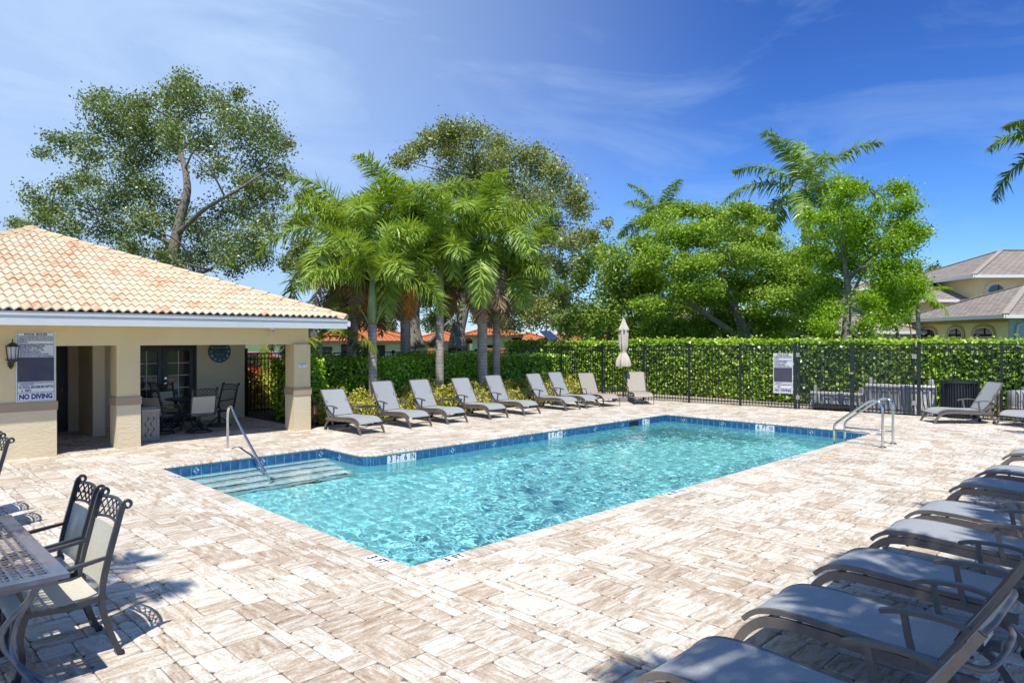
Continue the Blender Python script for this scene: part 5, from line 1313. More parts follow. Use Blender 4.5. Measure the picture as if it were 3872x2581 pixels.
# golden ground-cover mounds in front of the hedge: each a clipped shrub of its own
ORD = ['first','second','third','fourth','fifth','sixth','seventh','eighth','ninth','tenth','eleventh','twelfth','thirteenth','fourteenth','fifteenth']
for row in (0, 1):
    for k, u in enumerate(np.arange(5.05, 15.4, .88)):
        uu, vv = u + rnd.uniform(-.12,.12) + .4*row, 10.30 + .66*row + rnd.uniform(-.08,.08)
        shrub('golden_shrub', 'low golden variegated shrub, %s from the pavilion in the %s row' % (ORD[k], 'front' if row == 0 else 'back'), (uu,vv), .58, .44, rnd.uniform(.42,.58)+.14*row, 1500, .095, 'leaf_gold', 'shrub', 'golden shrubs under the hedge')
shrub('red_cordyline', 'dark red leafy plant in front of the hedge by the third palm', (11.35,11.1), .32, .30, .78, 500, .17, 'leaf_red', 'plant', None, False, .3)
shrub('red_cordyline', 'small orange red plant in front of the hedge by the second palm', (9.9,11.2), .22, .22, .55, 260, .15, 'leaf_red', 'plant', None, False, .3)
shrub('croton', 'orange and red croton outside the side gate', (4.75,14.6), .5, .45, 1.35, 900, .16, 'leaf_orange', 'plant', None, False, .35)
shrub('flowering_shrub', 'pale green flowering shrub outside the side gate', (5.65,15.2), .7, .6, 1.1, 1300, .12, 'leaf_gold', 'shrub', None)
shrub('dark_shrub', 'dark broad-leaved bush beside the corner column', (5.0,11.5), .55, .55, 1.5, 1800, .11, 'leaf_clusia', 'shrub', None, True, .8)
for k_, (u_, v_) in enumerate(((4.9,18.6),(6.2,18.9),(7.4,18.5))): shrub('roadside_bush', 'green bush in front of the red car, %s from the left' % ORD[k_], (u_,v_), .8, .6, 1.35, 1600, .12, 'leaf_weeping', 'bush', 'bushes by the car park')
shrub('small_schefflera', 'little yellow-edged plant at the pavilion floor edge', (4.72,10.55), .30, .28, .42, 420, .10, 'leaf_gold', 'plant', None)

# ------------------------------------------------------------------ broad-leaved trees
def tree(name, label, trunk, clumps, leaf, size, per, bark='bark', r0=.30, flat=.75, up=.35, sub=9, group=None, cat='tree', stems=None, aspect=.55, sig=.26, hexa=False):
    """trunk: list of points; clumps: (centre, radius); limbs reach every clump, twigs and leaf sprays fill it"""
    base = Vector(trunk[0]); root = empty(name, (base.x,base.y,0), 0, label, cat, group); O = np.array([base.x,base.y,0.0])
    tk = smoothp([Vector(p)-Vector(O) for p in trunk], 3); m = len(tk)
    wood = MB(); wood.tube(tk, [r0*(1.25-.25*min(1,i/3))*(1-.80*i/(m-1)) for i in range(m)], 10)
    nodes = [(np.array(tk[i]), r0*(1-.80*i/(m-1))) for i in range(int(m*.35), m)]
    for st_ in (stems or []):
        sp = smoothp([Vector(p)-Vector(O) for p in st_], 3); k = len(sp); wood.tube(sp, [r0*.40*(1-.7*i/(k-1)) for i in range(k)], 8)
        nodes += [(np.array(sp[i]), r0*.40*(1-.7*i/(k-1))) for i in range(int(k*.4), k)]
    wood.build('trunk', bark, root, smooth=True)
    limbs = MB(); P = []; T_ = []
    top = np.array(tk[-1]); rm_ = float(np.mean([q[1] for q in clumps]))
    for c, r_ in sorted(clumps, key=lambda q: np.linalg.norm(np.array(q[0])-O-top)):
        c = np.array(c) - O
        best = min(nodes, key=lambda nd: np.linalg.norm(c-nd[0]) + max(0, nd[0][2]-c[2]+.2)*2.2)
        a = best[0]; L = np.linalg.norm(c-a); mid = (a+c)/2 + NR.normal(0,.07*L,3) + np.array([0,0,.06*L])
        ra_ = min(best[1]*.65, .014+.020*L); pts = smoothp([a, mid, c], 4); limbs.tube(pts, [ra_*(1-.7*i/(len(pts)-1)) for i in range(len(pts))], 6)
        nodes.append((np.array(pts[len(pts)//2]), ra_*.65)); nodes.append((c, ra_*.35))
        for s in range(sub):
            q = NR.normal(size=3); q /= np.linalg.norm(q); q[2] *= flat; e = c + q*r_*NR.uniform(.35,1.0)
            limbs.tube([c, (c+e)/2+NR.normal(0,.05*r_,3), e], [ra_*.32+.006,.010,.005], 4)
            k = max(6, int(per*NR.uniform(.5,1.5)*min(1.5, (r_/rm_)**1.8))); g = NR.normal(0, r_*sig, (k,3)); g[:,2] *= flat
            # droop a few leaves on hanging twigs
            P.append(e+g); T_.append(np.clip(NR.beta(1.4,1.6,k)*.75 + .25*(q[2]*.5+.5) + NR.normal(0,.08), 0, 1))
    tag(limbs.build('limbs', bark, root, smooth=True), kind='stuff')
    P = np.concatenate(P); crown_obj('crown', P, size, leaf, root, up, aspect, hexa, None, np.concatenate(T_)); return root
def cl(lst, D, spread, k=1.0):
    """clumps from (x, y, r) seen in the photograph at about distance D, scattered in depth"""
    out = []
    for x, y, r_ in lst:
        d_ = D + NR.uniform(-spread, spread); out.append((dd(x, y, d_), r_/1568*d_*k))
    return out
oakA = [(415,185,28),(440,205,36),(400,230,33),(455,250,42),(500,225,26),(545,215,20),(520,270,38),(560,300,46),(610,290,38),(635,340,34),(590,370,46),(645,400,26),(560,420,38),(600,450,38),(640,440,24),(215,225,26),(240,260,42),(300,245,38),(330,235,30),(270,310,46),(330,300,42),(375,290,36),(350,350,46),(300,370,42),(220,350,36),(170,330,32),(125,318,22),(200,420,36),(110,350,20),(85,450,30),(120,470,36),(160,520,36),(220,480,46),(280,440,46),(330,430,42),(260,530,36),(400,320,36),(470,330,42),(490,390,32),(330,520,46),(300,570,32),(380,470,42),(450,520,46),(500,500,46),(470,580,42),(530,560,46),(580,540,42),(540,610,32),(600,590,32),(420,600,36),(370,590,36),(560,480,36),(620,510,32),(60,520,22),(30,515,18),(95,500,26),(150,430,24),(665,330,10)]
tA = [dd(392,800,30), dd(394,640,30), dd(402,560,30), dd(415,500,30), dd(430,440,30), dd(425,390,30.3), dd(410,330,30.5), dd(405,260,30)]
tree('oak_tree', 'tall airy oak rising behind the pavilion roof', tA, cl(oakA, 30, 3.0, 1.15), 'leaf_oak', .125, 92, r0=.30, sub=11, sig=.36, stems=[[dd(405,540,30),dd(470,480,29),dd(540,440,28),dd(600,400,28)],[dd(398,610,30),dd(360,500,31),dd(310,400,32),dd(260,330,32)],[dd(395,640,30),dd(480,620,29),dd(560,560,28.5)],[dd(400,560,30),dd(300,520,31),dd(180,480,32)]])
oakB = [(870,650,38),(900,700,38),(980,640,36),(960,690,32),(1040,700,28),(750,640,30),(720,590,34),(690,560,30),(770,700,20),(820,560,40),(900,560,40),(950,480,40),(880,470,40),(780,520,36),(1000,560,40),(690,500,26),(700,450,24),(740,480,30),(1010,730,22),(660,600,22)]
tB = [dd(948,800,27), dd(945,750,27), dd(950,700,27), dd(975,640,27), dd(985,560,27), dd(960,470,27)]
tree('oak_tree', 'oak with a thick dark trunk behind the palms', tB, cl(oakB, 27, 2.2, 1.2), 'leaf_oak', .125, 130, r0=.42, sub=8, stems=[[dd(948,740,27),dd(900,690,27.5),dd(860,640,28)],[dd(990,790,27.5),dd(1010,765,27),dd(1030,740,26.6)]])
oakC = [(1040,300,36),(1080,310,32),(1140,330,32),(1000,310,26),(1030,350,42),(1100,370,46),(1170,370,42),(1230,380,36),(1280,400,32),(1060,420,46),(1130,430,50),(1200,440,50),(1260,460,46),(1320,440,30),(1340,480,26),(1180,500,50),(1250,530,46),(1310,550,36),(1100,500,46),(1355,540,20),(1395,515,14),(960,335,24),(1230,590,40),(1290,620,30),(1170,600,32),(1200,690,40),(1240,720,38),(1170,740,32),(1290,690,28),(930,370,24),(1220,650,30)]
tC = [dd(1050,800,29), dd(1052,760,29), dd(1064,710,29), dd(1068,670,29), dd(1045,620,29), dd(1040,560,29.5), dd(1070,470,30), dd(1090,380,30)]
tree('oak_tree', 'broad olive green oak with a forked grey trunk behind the palms', tC, cl(oakC, 30, 2.6, 1.2), 'leaf_oak_b', .125, 170, bark='bark_pale', r0=.34, sub=10, sig=.34, stems=[[dd(1066,690,29),dd(1085,660,29),dd(1105,610,29.3),dd(1150,540,30),dd(1200,480,30.5)]])
weep = [(1340,600,24),(1300,680,26),(1470,690,34),(1480,650,30),(1360,770,28),(1440,770,28),(1500,720,30),(1370,580,30),(1420,600,36),(1400,660,40),(1450,640,36),(1380,720,36),(1440,710,36),(1330,650,26),(1480,590,30),(1345,730,30),(1410,760,26),(1460,750,26),(1310,745,22)]
tree('slender_tree', 'loose light green tree left of the spreading tree', [dd(1398,800,33), dd(1400,740,33), dd(1408,660,33), dd(1415,600,33)], cl(weep, 33, 1.6, 1.2), 'leaf_weeping', .16, 130, r0=.12, sub=9, flat=1.1, up=.0, sig=.34)
poin = [(1510,500,36),(1580,480,38),(1640,498,32),(1700,488,34),(1735,500,28),(1540,545,50),(1620,540,52),(1700,535,52),(1760,560,42),(1500,590,38),(1580,605,52),(1680,595,56),(1760,615,52),(1835,600,42),(1860,640,40),(1600,665,48),(1700,675,56),(1780,690,52),(1850,695,42),(1560,700,42),(1640,735,46),(1720,735,46),(1500,650,36),(1820,745,42),(1895,660,30),(1600,755,40),(1680,765,40),(1760,760,42),(1560,765,36),(1870,755,36),(1480,700,34),(1500,760,34),(1640,690,50),(1800,640,46),(1530,740,34),(1470,560,26),(1660,640,50),(1740,660,46),(1620,600,46),(1480,620,26)]
tree('spreading_tree', 'wide spreading layered tree with a low forked trunk', [dd(1712,805,30), dd(1712,780,30), dd(1700,740,30), dd(1680,690,30), dd(1650,620,30)], cl(poin, 30, 3.2, 1.15), 'leaf_poinciana', .125, 300, bark='bark', r0=.42, flat=.50, up=.9, sub=10, sig=.34, stems=[[dd(1712,785,30),dd(1650,740,29.5),dd(1580,690,29),dd(1540,620,29)],[dd(1715,785,30),dd(1760,730,30.5),dd(1810,680,31),dd(1850,640,31)],[dd(1712,770,30),dd(1735,690,30),dd(1740,600,30)]])
brt = [(1935,420,24),(1925,455,28),(1960,440,32),(2060,440,28),(2080,470,26),(2020,475,22),(1895,505,24),(1935,490,36),(1990,510,34),(2050,510,30),(2100,530,26),(1890,540,34),(1950,550,40),(2020,560,40),(2080,570,30),(2115,540,16),(1910,600,36),(1970,610,40),(2040,620,36),(2090,620,26),(1900,660,36),(1990,690,30),(2060,670,40),(2110,660,26),(1890,720,32),(2040,720,36),(1990,750,26),(1885,755,26),(1860,500,20),(1870,580,24)]
tree('bright_tree', 'bright lime green tree with a pale trunk right of the tall palm', [dd(1945,800,26), dd(1945,740,26), dd(1950,690,26), dd(1945,640,26), dd(1935,580,26), dd(1930,520,26)], cl(brt, 26, 1.8, 1.1), 'leaf_bright', .115, 115, bark='bark_pale', r0=.19, sub=10, sig=.37, stems=[[dd(1948,700,26),dd(1975,640,26),dd(2020,570,26.3),dd(2060,500,26.5)],[dd(1945,650,26),dd(1990,600,25.5),dd(2040,560,25)]])
tree('slanting_tree', 'small green tree with slanting bare stems by the yellow house', [dd(2068,800,29), dd(2060,760,29), dd(2050,720,29), dd(2045,690,29)], cl([(2040,660,36),(2075,640,30),(2100,650,26),(2020,690,28),(2060,690,30),(2095,680,24)], 29, 1.0), 'leaf_bright', .13, 60, r0=.09, sub=8, stems=[[dd(2098,800,29.4),dd(2090,750,29.4),dd(2080,690,29.4)]])
# far belt of trees closing the horizon: crowns and trunks, each a tree of its own
belt = [(60,640,50,58),(180,650,50,60),(300,680,60,64),(440,700,60,62),(560,720,60,58),(690,735,40,60),(800,745,40,60),(870,740,34,65),(1000,745,36,62),(1110,735,32,66),(1255,700,28,80),(1290,725,34,70),(1330,740,36,64),(1370,745,36,60),(1420,735,50,75),(1500,735,50,70),(1580,730,50,62),(1660,745,46,58),(1790,735,46,60),(1830,750,40,42),(1900,740,46,45),(1960,735,36,48),(2010,725,42,44),(2120,645,24,55),(2160,630,26,52),(2230,740,30,60),(2330,740,40,60)]
ORD2 = ORD + ['sixteenth','seventeenth','eighteenth','nineteenth','twentieth','twenty-first','twenty-second','twenty-third','twenty-fourth','twenty-fifth','twenty-sixth','twenty-seventh']
for i, (x, y, r_, D) in enumerate(belt):
    b = dd(x, 800, D); c = dd(x, y, D); rr = r_/1568*D
    cls = [(c + np.array([NR.normal(0,rr*.5), NR.normal(0,rr*.5), NR.normal(0,rr*.35)-rr*.15]), rr*.6) for _ in range(7)]
    tree('distant_tree', 'distant green tree on the horizon, %s from the left' % ORD2[i], [(b[0],b[1],-.05), (b[0],b[1],max(1.0, c[2]*.6)), (c[0],c[1],c[2])], cls, 'leaf_far', .26, 90, r0=.16, sub=5, group='distant trees on the horizon', sig=.32)

# ------------------------------------------------------------------ palms
def frond_geo(L, el, droop, nleaf, ll, plum, width, twist=0.0, seed=0, rac=.022, hang=.35):
    """one leaf along +x, rising at el: rachis tube and leaflets. plum: 0 flat feather .. 1 bushy all round"""
    rs = np.random.default_rng(seed); ns = 14; P = [np.zeros(3)]; th = el
    for i in range(ns):
        th = el - droop*((i+1)/ns)**1.35; P.append(P[-1] + np.array([math.cos(th),0,math.sin(th)])*L/ns)
    P = np.array(P); mb = MB(); mb.tube([tuple(p) for p in P], [rac*(1-.85*i/ns) for i in range(ns+1)], 5)
    V0 = np.array(mb.v); F0 = []
    for f in mb.f:
        if len(f) == 4: F0.append(f)
    s = np.linspace(.13, 1.0, nleaf)**.92; s = np.repeat(s, 2); k = len(s)
    s = np.clip(s + rs.normal(0,.006,k), .08, 1); fi = s*ns; i0 = np.minimum(fi.astype(int), ns-1); fr_ = (fi-i0)[:,None]
    B = P[i0]*(1-fr_) + P[i0+1]*fr_; Tn = P[i0+1]-P[i0]; Tn /= np.linalg.norm(Tn, axis=1, keepdims=True)
    Y = np.tile(np.array([0,1.,0]), (k,1)); N = np.cross(Tn, Y)*-1
    side = np.where(np.arange(k) % 2 == 0, 1., -1.); phi = plum*rs.normal(0,.95,k) + (1-plum)*rs.normal(.10,.12,k)
    lat = Y*(side*np.cos(phi))[:,None] + N*np.sin(phi)[:,None]
    lead = (.30+.55*s**1.5)[:,None]
    d = lat + Tn*lead + rs.normal(0,.10,(k,3)); d /= np.linalg.norm(d, axis=1, keepdims=True)
    prof = np.sin(np.clip(s*.92+.10,0,1)*PI)**.55; le = (ll*(.35+.65*prof)*rs.uniform(.82,1.12,k))[:,None]
    g = np.array([0,0,-1.0]); mid = B + d*le*.5 + g*le*hang*.12; tip = B + d*le*.92 + g*le*hang*.55
    wv_ = np.cross(d, N); wv_ /= (np.linalg.norm(wv_, axis=1, keepdims=True)+1e-6); w_ = width*rs.uniform(.8,1.2,k)[:,None]
    V = np.empty((k,6,3)); V[:,0] = B-wv_*w_*.35; V[:,1] = B+wv_*w_*.35; V[:,2] = mid+wv_*w_*.55; V[:,3] = mid-wv_*w_*.55; V[:,4] = tip+wv_*w_*.08; V[:,5] = tip-wv_*w_*.08
    b = np.arange(k)[:,None]*6 + len(V0); F = np.concatenate([b+np.array([0,1,2,3]), b+np.array([3,2,4,5])])
    t = np.clip(rs.normal(.45,.2,k), 0, .9); return np.concatenate([V0, V.reshape(-1,3)]), np.concatenate([np.array(F0), F]), np.concatenate([np.full(len(F0), .75), t, t])
def palm(name, label, base, top, r_, fronds, leaf, stem, shaft=.0, group=None, bulge=0.0, skirt=0, lean=0.0, dead='leaf_dead', shaftr=1.0, boots=0, spear=True):
    base = np.array(base, float); top = np.array(top, float); root = empty(name, (base[0],base[1],0), 0, label, 'palm tree', group); O = np.array([base[0],base[1],0])
    H = top[2]; n_ = 14; pts = []; rs_ = []
    for i in range(n_+1):
        f = i/n_; p = (base-O)*(1-f) + (top-O)*f; p[0] += math.sin(f*3)*lean*.05; pts.append(tuple(p)); rs_.append(r_*(1.28-.28*min(1,f*6))*(1+bulge*math.sin(PI*min(1,f*1.3))) * (1-.12*f))
    MB().tube(pts, rs_, 14).build('trunk', stem, root, smooth=True)
    tp = np.array(pts[-1])
    if shaft:
        MB().tube([tuple(tp-np.array([0,0,.02])), tuple(tp+np.array([0,0,shaft*.12])), tuple(tp+np.array([0,0,shaft*.5])), tuple(tp+np.array([0,0,shaft]))], [r_*1.02*shaftr, r_*1.08*shaftr, r_*.86, r_*.5], 14).build('crownshaft', 'crownshaft', root, smooth=True)
    cr0 = tp + np.array([0,0,shaft*.93])
    for k in range(boots):
        a = k*2.4+.4; MB().path(smoothp([tuple(tp+np.array([math.cos(a)*r_*.9,math.sin(a)*r_*.9,.0])), tuple(tp+np.array([math.cos(a)*r_*1.9,math.sin(a)*r_*1.9,.28])), tuple(tp+np.array([math.cos(a)*r_*3.4,math.sin(a)*r_*3.4,.55]))],3), .11, .03, side=(-math.sin(a),math.cos(a),0), taper=[1,1,.9,.8,.6,.4,.2]).build('leaf_boot', 'crownshaft', root, smooth=True)
    for k, (az, el, L, dr, nl, ll, plum, wd, hang, kind) in enumerate(fronds):
        V, F, t = frond_geo(L, el, dr, nl, ll, plum, wd, seed=k*17+int(abs(base[0])*100) % 97, hang=hang)
        ca, sa = math.cos(az), math.sin(az); W_ = np.stack([V[:,0]*ca - V[:,1]*sa, V[:,0]*sa + V[:,1]*ca, V[:,2]], 1) + cr0
        if kind != 'live': W_[:,2] -= shaft*.5
        mt = leaf if kind == 'live' else dead if kind == 'dead' else kind
        link('frond', np_mesh('frond', W_, F, mt, {'tint': t}), root)
    if spear: MB().tube([tuple(cr0), tuple(cr0+np.array([.05,.02,fronds[0][2]*.35])), tuple(cr0+np.array([.10,.04,fronds[0][2]*.62]))], [.03,.018,.004], 6).build('spear_leaf', 'crownshaft', root, smooth=True)
    return root
def fan(n_, L, e0, e1, droop, nl, ll, plum, wd, hang, a0=0.0, jit=.15, kind='live'):
    out = []
    for k in range(n_):
        f = k/max(1,n_-1); out.append((a0+k*2.39996+rnd.uniform(-jit,jit), e0+(e1-e0)*f+rnd.uniform(-.08,.08), L*rnd.uniform(.88,1.08), droop*(.8+.4*f)*rnd.uniform(.9,1.1), nl, ll, plum, wd, hang, kind))
    return out
GP = 'bushy foxtail palms along the hedge'
def onv2(x, y, v): return onv(x*SD, y*SD, v)
fx = lambda a0: fan(12, 2.5, R(78), R(22), R(80), 150, .62, .85, .034, .34, a0)
for i, (xb, yt, ysh, v, lb) in enumerate(((857,742,640,11.2,'ringed palm trunk nearest the pavilion with bushy fronds'), (1010,690,590,11.2,'middle bushy palm with a dark smooth trunk at the hedge'), (1140,735,645,11.2,'right hand bushy palm rising from the hedge bed'))):
    b = onv2(xb, 900, v); t = onv2(xb+(-2,0,0)[i], yt, v); s = onv2(xb, ysh, v)[2]-t[2]
    palm('foxtail_palm', lb, (b[0],v,-.02), (t[0],v,t[2]), .135, fx(i*1.3+.4), 'leaf_foxtail', 'palm_stem', s, GP, boots=(3,0,3)[i])
# taller palms behind the fence with dead skirts
GB = 'tall palms behind the fence'
for i, (x, yc, D, lb, skl) in enumerate(((818,520,21,'tall palm with an orange brown skirt of dead fronds', ('leaf_dead','leaf_dead_orange')), (930,500,22,'tall palm between the trunks with one hanging yellow frond', ('leaf_dead_orange',)), (1108,520,22,'tall palm with a shaggy grey brown trunk', ('leaf_dead',)))):
    b = dd((803,932,1108)[i], 805, D); t = dd(x, yc+70, D); fr_ = fan(16, 3.2, R(80), R(-5), R(88), 140, .70, .6, .040, .38, i*.9)
    sk = []
    for k in range((16,5,14)[i]):
        sk.append((k*2.4+i+rnd.uniform(-.2,.2), R(rnd.uniform(-60,-25)), rnd.uniform(2.0,2.9), R(52), 80, .5, .5, .036, .5, skl[k % len(skl)] if k % 3 == 0 else skl[0]))
    palm('skirted_palm', lb, (b[0],b[1],-.05), t, .17, fr_ + sk, 'leaf_foxtail', 'palm_stem', .5, GB, spear=False)
# distant royal palms
ry = lambda L, a0, n_=12: fan(n_, L, R(78), R(-20), R(72), 85, L*.21, .40, .075, .55, a0)
b = dd(1862,800,36); palm('royal_palm', 'tallest royal palm with a pale trunk behind the lime green tree', (b[0],b[1],-.05), dd(1850,490,36), .27, ry(4.6,.6,13), 'leaf_royal', 'royal_stem', 1.3, 'royal palms beyond the hedge')
b = dd(1518,800,48); palm('royal_palm', 'royal palm rising behind the spreading tree', (b[0],b[1],-.05), dd(1516,545,48), .30, ry(3.9,1.9,10), 'leaf_royal', 'royal_stem', 1.3, 'royal palms beyond the hedge')
b = dd(2480,800,25); palm('royal_palm', 'palm at the right edge showing only its left fronds', (b[0],b[1],-.05), dd(2480,385,25), .24, ry(3.3,.2,14), 'leaf_royal', 'royal_stem', 1.2, 'royal palms beyond the hedge')
b = dd(2112,800,33); palm('small_palm', 'small palm in front of the yellow house', (b[0],b[1],-.05), dd(2108,705,33), .11, fan(10,1.7,R(70),R(-5),R(80),50,.42,.2,.04,.5,.3), 'leaf_bright', 'palm_stem', .4)
b = dd(735,840,19); palm('areca_palm', 'yellow green palm clump behind the corner column', (b[0],b[1],-.05), dd(735,800,19), .07, fan(14,2.0,R(75),R(15),R(75),55,.42,.1,.032,.4,.2), 'leaf_yellow_palm', 'palm_stem', .3)
b = dd(655,830,22); palm('areca_palm', 'small palm over the side gate', (b[0],b[1],-.05), dd(655,790,22), .07, fan(10,1.6,R(70),R(5),R(80),50,.40,.1,.032,.4,.7), 'leaf_yellow_palm', 'palm_stem', .3)
for i, (x, yt, D, lb) in enumerate(((1303,735,52,'slim palm by the orange roofs, left of two'), (1372,740,55,'slim palm by the orange roofs, right of two'), (1473,735,46,'slim palm stem right of the slender tree'))):
    b = dd(x,806,D); palm('slim_palm', lb, (b[0],b[1],-.05), dd(x,yt,D), .16, fan(10,2.2,R(70),R(-30),R(80),36,.5,.1,.06,.5,i), 'leaf_royal', 'royal_stem', .5, 'slim palms near the far houses')
# palms standing behind the photographer; their fronds dapple the near loungers and the table
for i, (u, v, h, lb) in enumerate(((-2.7,-7.15,7.0,'shade palm behind the viewpoint, over the nearest loungers'), (-.7,-7.45,7.4,'shade palm behind the viewpoint, over the middle loungers'), (3.3,-7.0,7.0,'shade palm right of the viewpoint, over the sixth lounger'), (-6.1,-1.3,7.0,'shade palm left of the viewpoint, over the long table'), (12.0,-6.9,7.2,'shade palm off the right edge of the deck'))):
    palm('shade_palm', lb, (u,v,0), (u,v,h), .13, fan((17,16,15,9,10)[i],(2.1,2.2,1.9,2.0,2.2)[i],R(70),R(-6),R(76),75,.55,.6,.046,.35,i*1.1), 'leaf_foxtail', 'palm_stem', .7, 'shade palms around the viewpoint')
# ------------------------------------------------------------------ houses beyond the hedges
FH2 = np.array([math.cos(_yw), math.sin(_yw), 0.0])
def W3(X, Z, z): 
    p = np.array([CAMX, CAMY, 0.0]) + RGT*X + FH2*Z; return Vector((p[0], p[1], z))
def sheet_uv(name, polys, mat, parent, thick=.0):
    """roof planes with metre UVs: u along the eave (first edge), v up the slope"""
    me = bpy.data.meshes.new(name); V = []; F = []; UV = []
    for P in polys:
        P = [Vector(p) for p in P]; b = len(V); V += P; F.append(tuple(range(b, b+len(P))))
        e = (P[1]-P[0]).normalized(); nn = e.cross(P[2]-P[0]).normalized(); s = nn.cross(e)
        UV += [((p-P[0]).dot(e), (p-P[0]).dot(s)) for p in P]
    me.from_pydata(V, [], F); me.update(); ul = me.uv_layers.new(name='uv'); 
    for i, uv in enumerate(UV): ul.data[i].uv = uv
    me.materials.append(M[mat]); return link(name, me, parent)
def block(root, X0, X1, Z0, Z1, ez, slope, wallm, roofm, oh=.55, z0=-.05, gut='white_paint', ridge=None):
    """a wing: four walls, hip roof with overhang, gutter and soffit (X right, Z away from the viewpoint)"""
    o = Vector(root.location)
    q = [W3(X0,Z0,0)-o, W3(X1,Z0,0)-o, W3(X1,Z1,0)-o, W3(X0,Z1,0)-o]
    w_ = MB()
    for i in range(4):
        a, b = q[i], q[(i+1)%4]; w_.add([(a.x,a.y,z0),(b.x,b.y,z0),(b.x,b.y,ez),(a.x,a.y,ez)], [(0,1,2,3)])
    w_.build('wall', wallm, root)
    e0, e1, f0, f1 = X0-oh, X1+oh, Z0-oh, Z1+oh; hw = min(e1-e0, f1-f0)/2; rz = ez+hw*slope
    G = lambda X, Z, z: W3(X,Z,z)-o
    if e1-e0 >= f1-f0: r0, r1 = G(e0+hw,(f0+f1)/2,rz), G(e1-hw,(f0+f1)/2,rz)
    else: r0, r1 = G((e0+e1)/2,f0+hw,rz), G((e0+e1)/2,f1-hw,rz)
    c = [G(e0,f0,ez), G(e1,f0,ez), G(e1,f1,ez), G(e0,f1,ez)]
    if e1-e0 >= f1-f0: pl_ = [[c[0],c[1],r1,r0],[c[1],c[2],r1],[c[2],c[3],r0,r1],[c[3],c[0],r0]]
    else: pl_ = [[c[0],c[1],r0],[c[1],c[2],r1,r0],[c[2],c[3],r1],[c[3],c[0],r0,r1]]
    rf_ = sheet_uv('roof', pl_, roofm, root)
    gt = MB()
    for i in range(4):
        a, b = c[i], c[(i+1)%4]; gt.beam(a+Vector((0,0,-.09)), b+Vector((0,0,-.09)), .12, .17)
    gt.build('gutter', gut, root)
    MB().add([v-Vector((0,0,.17)) for v in c], [(0,1,2,3)]).build('soffit', 'soffit', root)
    rd = MB()
    for k in range(4): rd.beam(c[k]+Vector((0,0,.03)), (r0 if (k in (0,3)) == (e1-e0 >= f1-f0) or (k in (0,1) and e1-e0 < f1-f0) else r1)+Vector((0,0,.03)), .28, .05)
    rd.beam(r0+Vector((0,0,.03)), r1+Vector((0,0,.03)), .28, .05); rd.build('ridge_caps', roofm if roofm == 'shingle_cap' else ('shingle_cap' if roofm == 'shingle' else 'clay_cap'), rf_)
    return rf_
pm('shingle_cap', (.30,.265,.22), (.36,.32,.27), rough=.9, scale=3); pm('clay_cap', (.50,.17,.055), (.58,.21,.07), rough=.85, scale=3)
def arched(root, P0, xd, w_, z0, zs, zt, trim, sill=True, lou=True, tw=.16):
    """window with a low arch: trim band, frame, dark pane, shutters' slats; P0 centre on wall (xy), xd along the wall, wall faces xd x z reversed"""
    xd = Vector(xd).normalized(); out = xd.cross(Vector((0,0,1))).normalized(); o = Vector(root.location)
    P0 = Vector(P0) - o; P0.z = 0
    def arc(hw, zb, zsp, ztp, k=10):
        pts = [(-hw,zb),(hw,zb),(hw,zsp)] + [(hw*math.cos(PI*i/k), zsp+(ztp-zsp)*math.sin(PI*i/k)) for i in range(1,k)] + [(-hw,zsp)]
        return pts
    def plate(poly, off, th, name, mat, par):
        mb = MB(); mb.extrude([P0 + xd*a + Vector((0,0,b)) + out*off for a, b in poly], out*th); return mb.build(name, mat, par)
    plate(arc(w_/2+tw, z0-tw, zs, zt+tw), .0, .05, 'window_surround', trim, root)
    wn_ = plate(arc(w_/2, z0, zs, zt), .051, .02, 'window', 'white_paint', root)
    plate(arc(w_/2-.05, z0+.05, zs, zt-.05), .0715, .006, 'pane', 'dark_glass', wn_)
    mb = MB()
    for k in range(int((zs-z0)/.09)):
        z = z0+.07+k*.09; a = P0+xd*(-w_/2+.07)+out*.09+Vector((0,0,z)); b = P0+xd*(w_/2-.07)+out*.09+Vector((0,0,z)); mb.beam(a, b, .03, .02)
    c_ = P0+out*.09; mb.beam(c_+xd*(w_*.12)+Vector((0,0,z0+.04)), c_+xd*(w_*.12)+Vector((0,0,zt-.05)), .05, .03, xd); mb.build('shutter', 'brown_dark', wn_)
yh = empty('yellow_house', tuple(W3(29,38,0)), 0, 'yellow house with grey shingle hip roofs and gold arched windows', 'house')
block(yh, 24, 36, 33, 41, 3.25, .40, 'house_yellow', 'shingle', .6)
for x in (3510, 3615, 3720):
    Z = 2581.3*24/(x-1936); arched(yh, W3(24,Z,0), -FH2, 1.45 if x != 3615 else 1.15, 2.16, 2.40, 2.70, 'house_gold')
MB().extrude([Vector(W3(23.95,32.96,2.92))-Vector(yh.location), Vector(W3(23.95,41.05,2.92))-Vector(yh.location), Vector(W3(23.95,41.05,3.09))-Vector(yh.location), Vector(W3(23.95,32.96,3.09))-Vector(yh.location)], Vector(RGT)*.1).build('frieze', 'house_gold', yh)
MB().extrude([Vector(W3(24.0,32.97,-.05))-Vector(yh.location), Vector(W3(36,32.97,-.05))-Vector(yh.location), Vector(W3(36,32.97,3.08))-Vector(yh.location), Vector(W3(24.0,32.97,3.08))-Vector(yh.location)], Vector(FH2)*-.03).build('wall', 'house_mint', yh)
ds = [Vector(W3(24.9,32.5,3.1)), Vector(W3(24.7,32.7,2.9)), Vector(W3(24.35,32.86,2.75)), Vector(W3(24.3,32.86,2.4)), Vector(W3(24.3,32.86,.0))]
MB().tube([d_-Vector(yh.location) for d_ in ds], .055, 8).build('downspout', 'white_paint', yh, smooth=True)
block(yh, 24.6, 36, 43, 53, 4.55, .36, 'house_yellow', 'shingle', .6)
block(yh, 28.5, 41, 41.8, 52, 5.95, .38, 'house_yellow', 'shingle', .7)
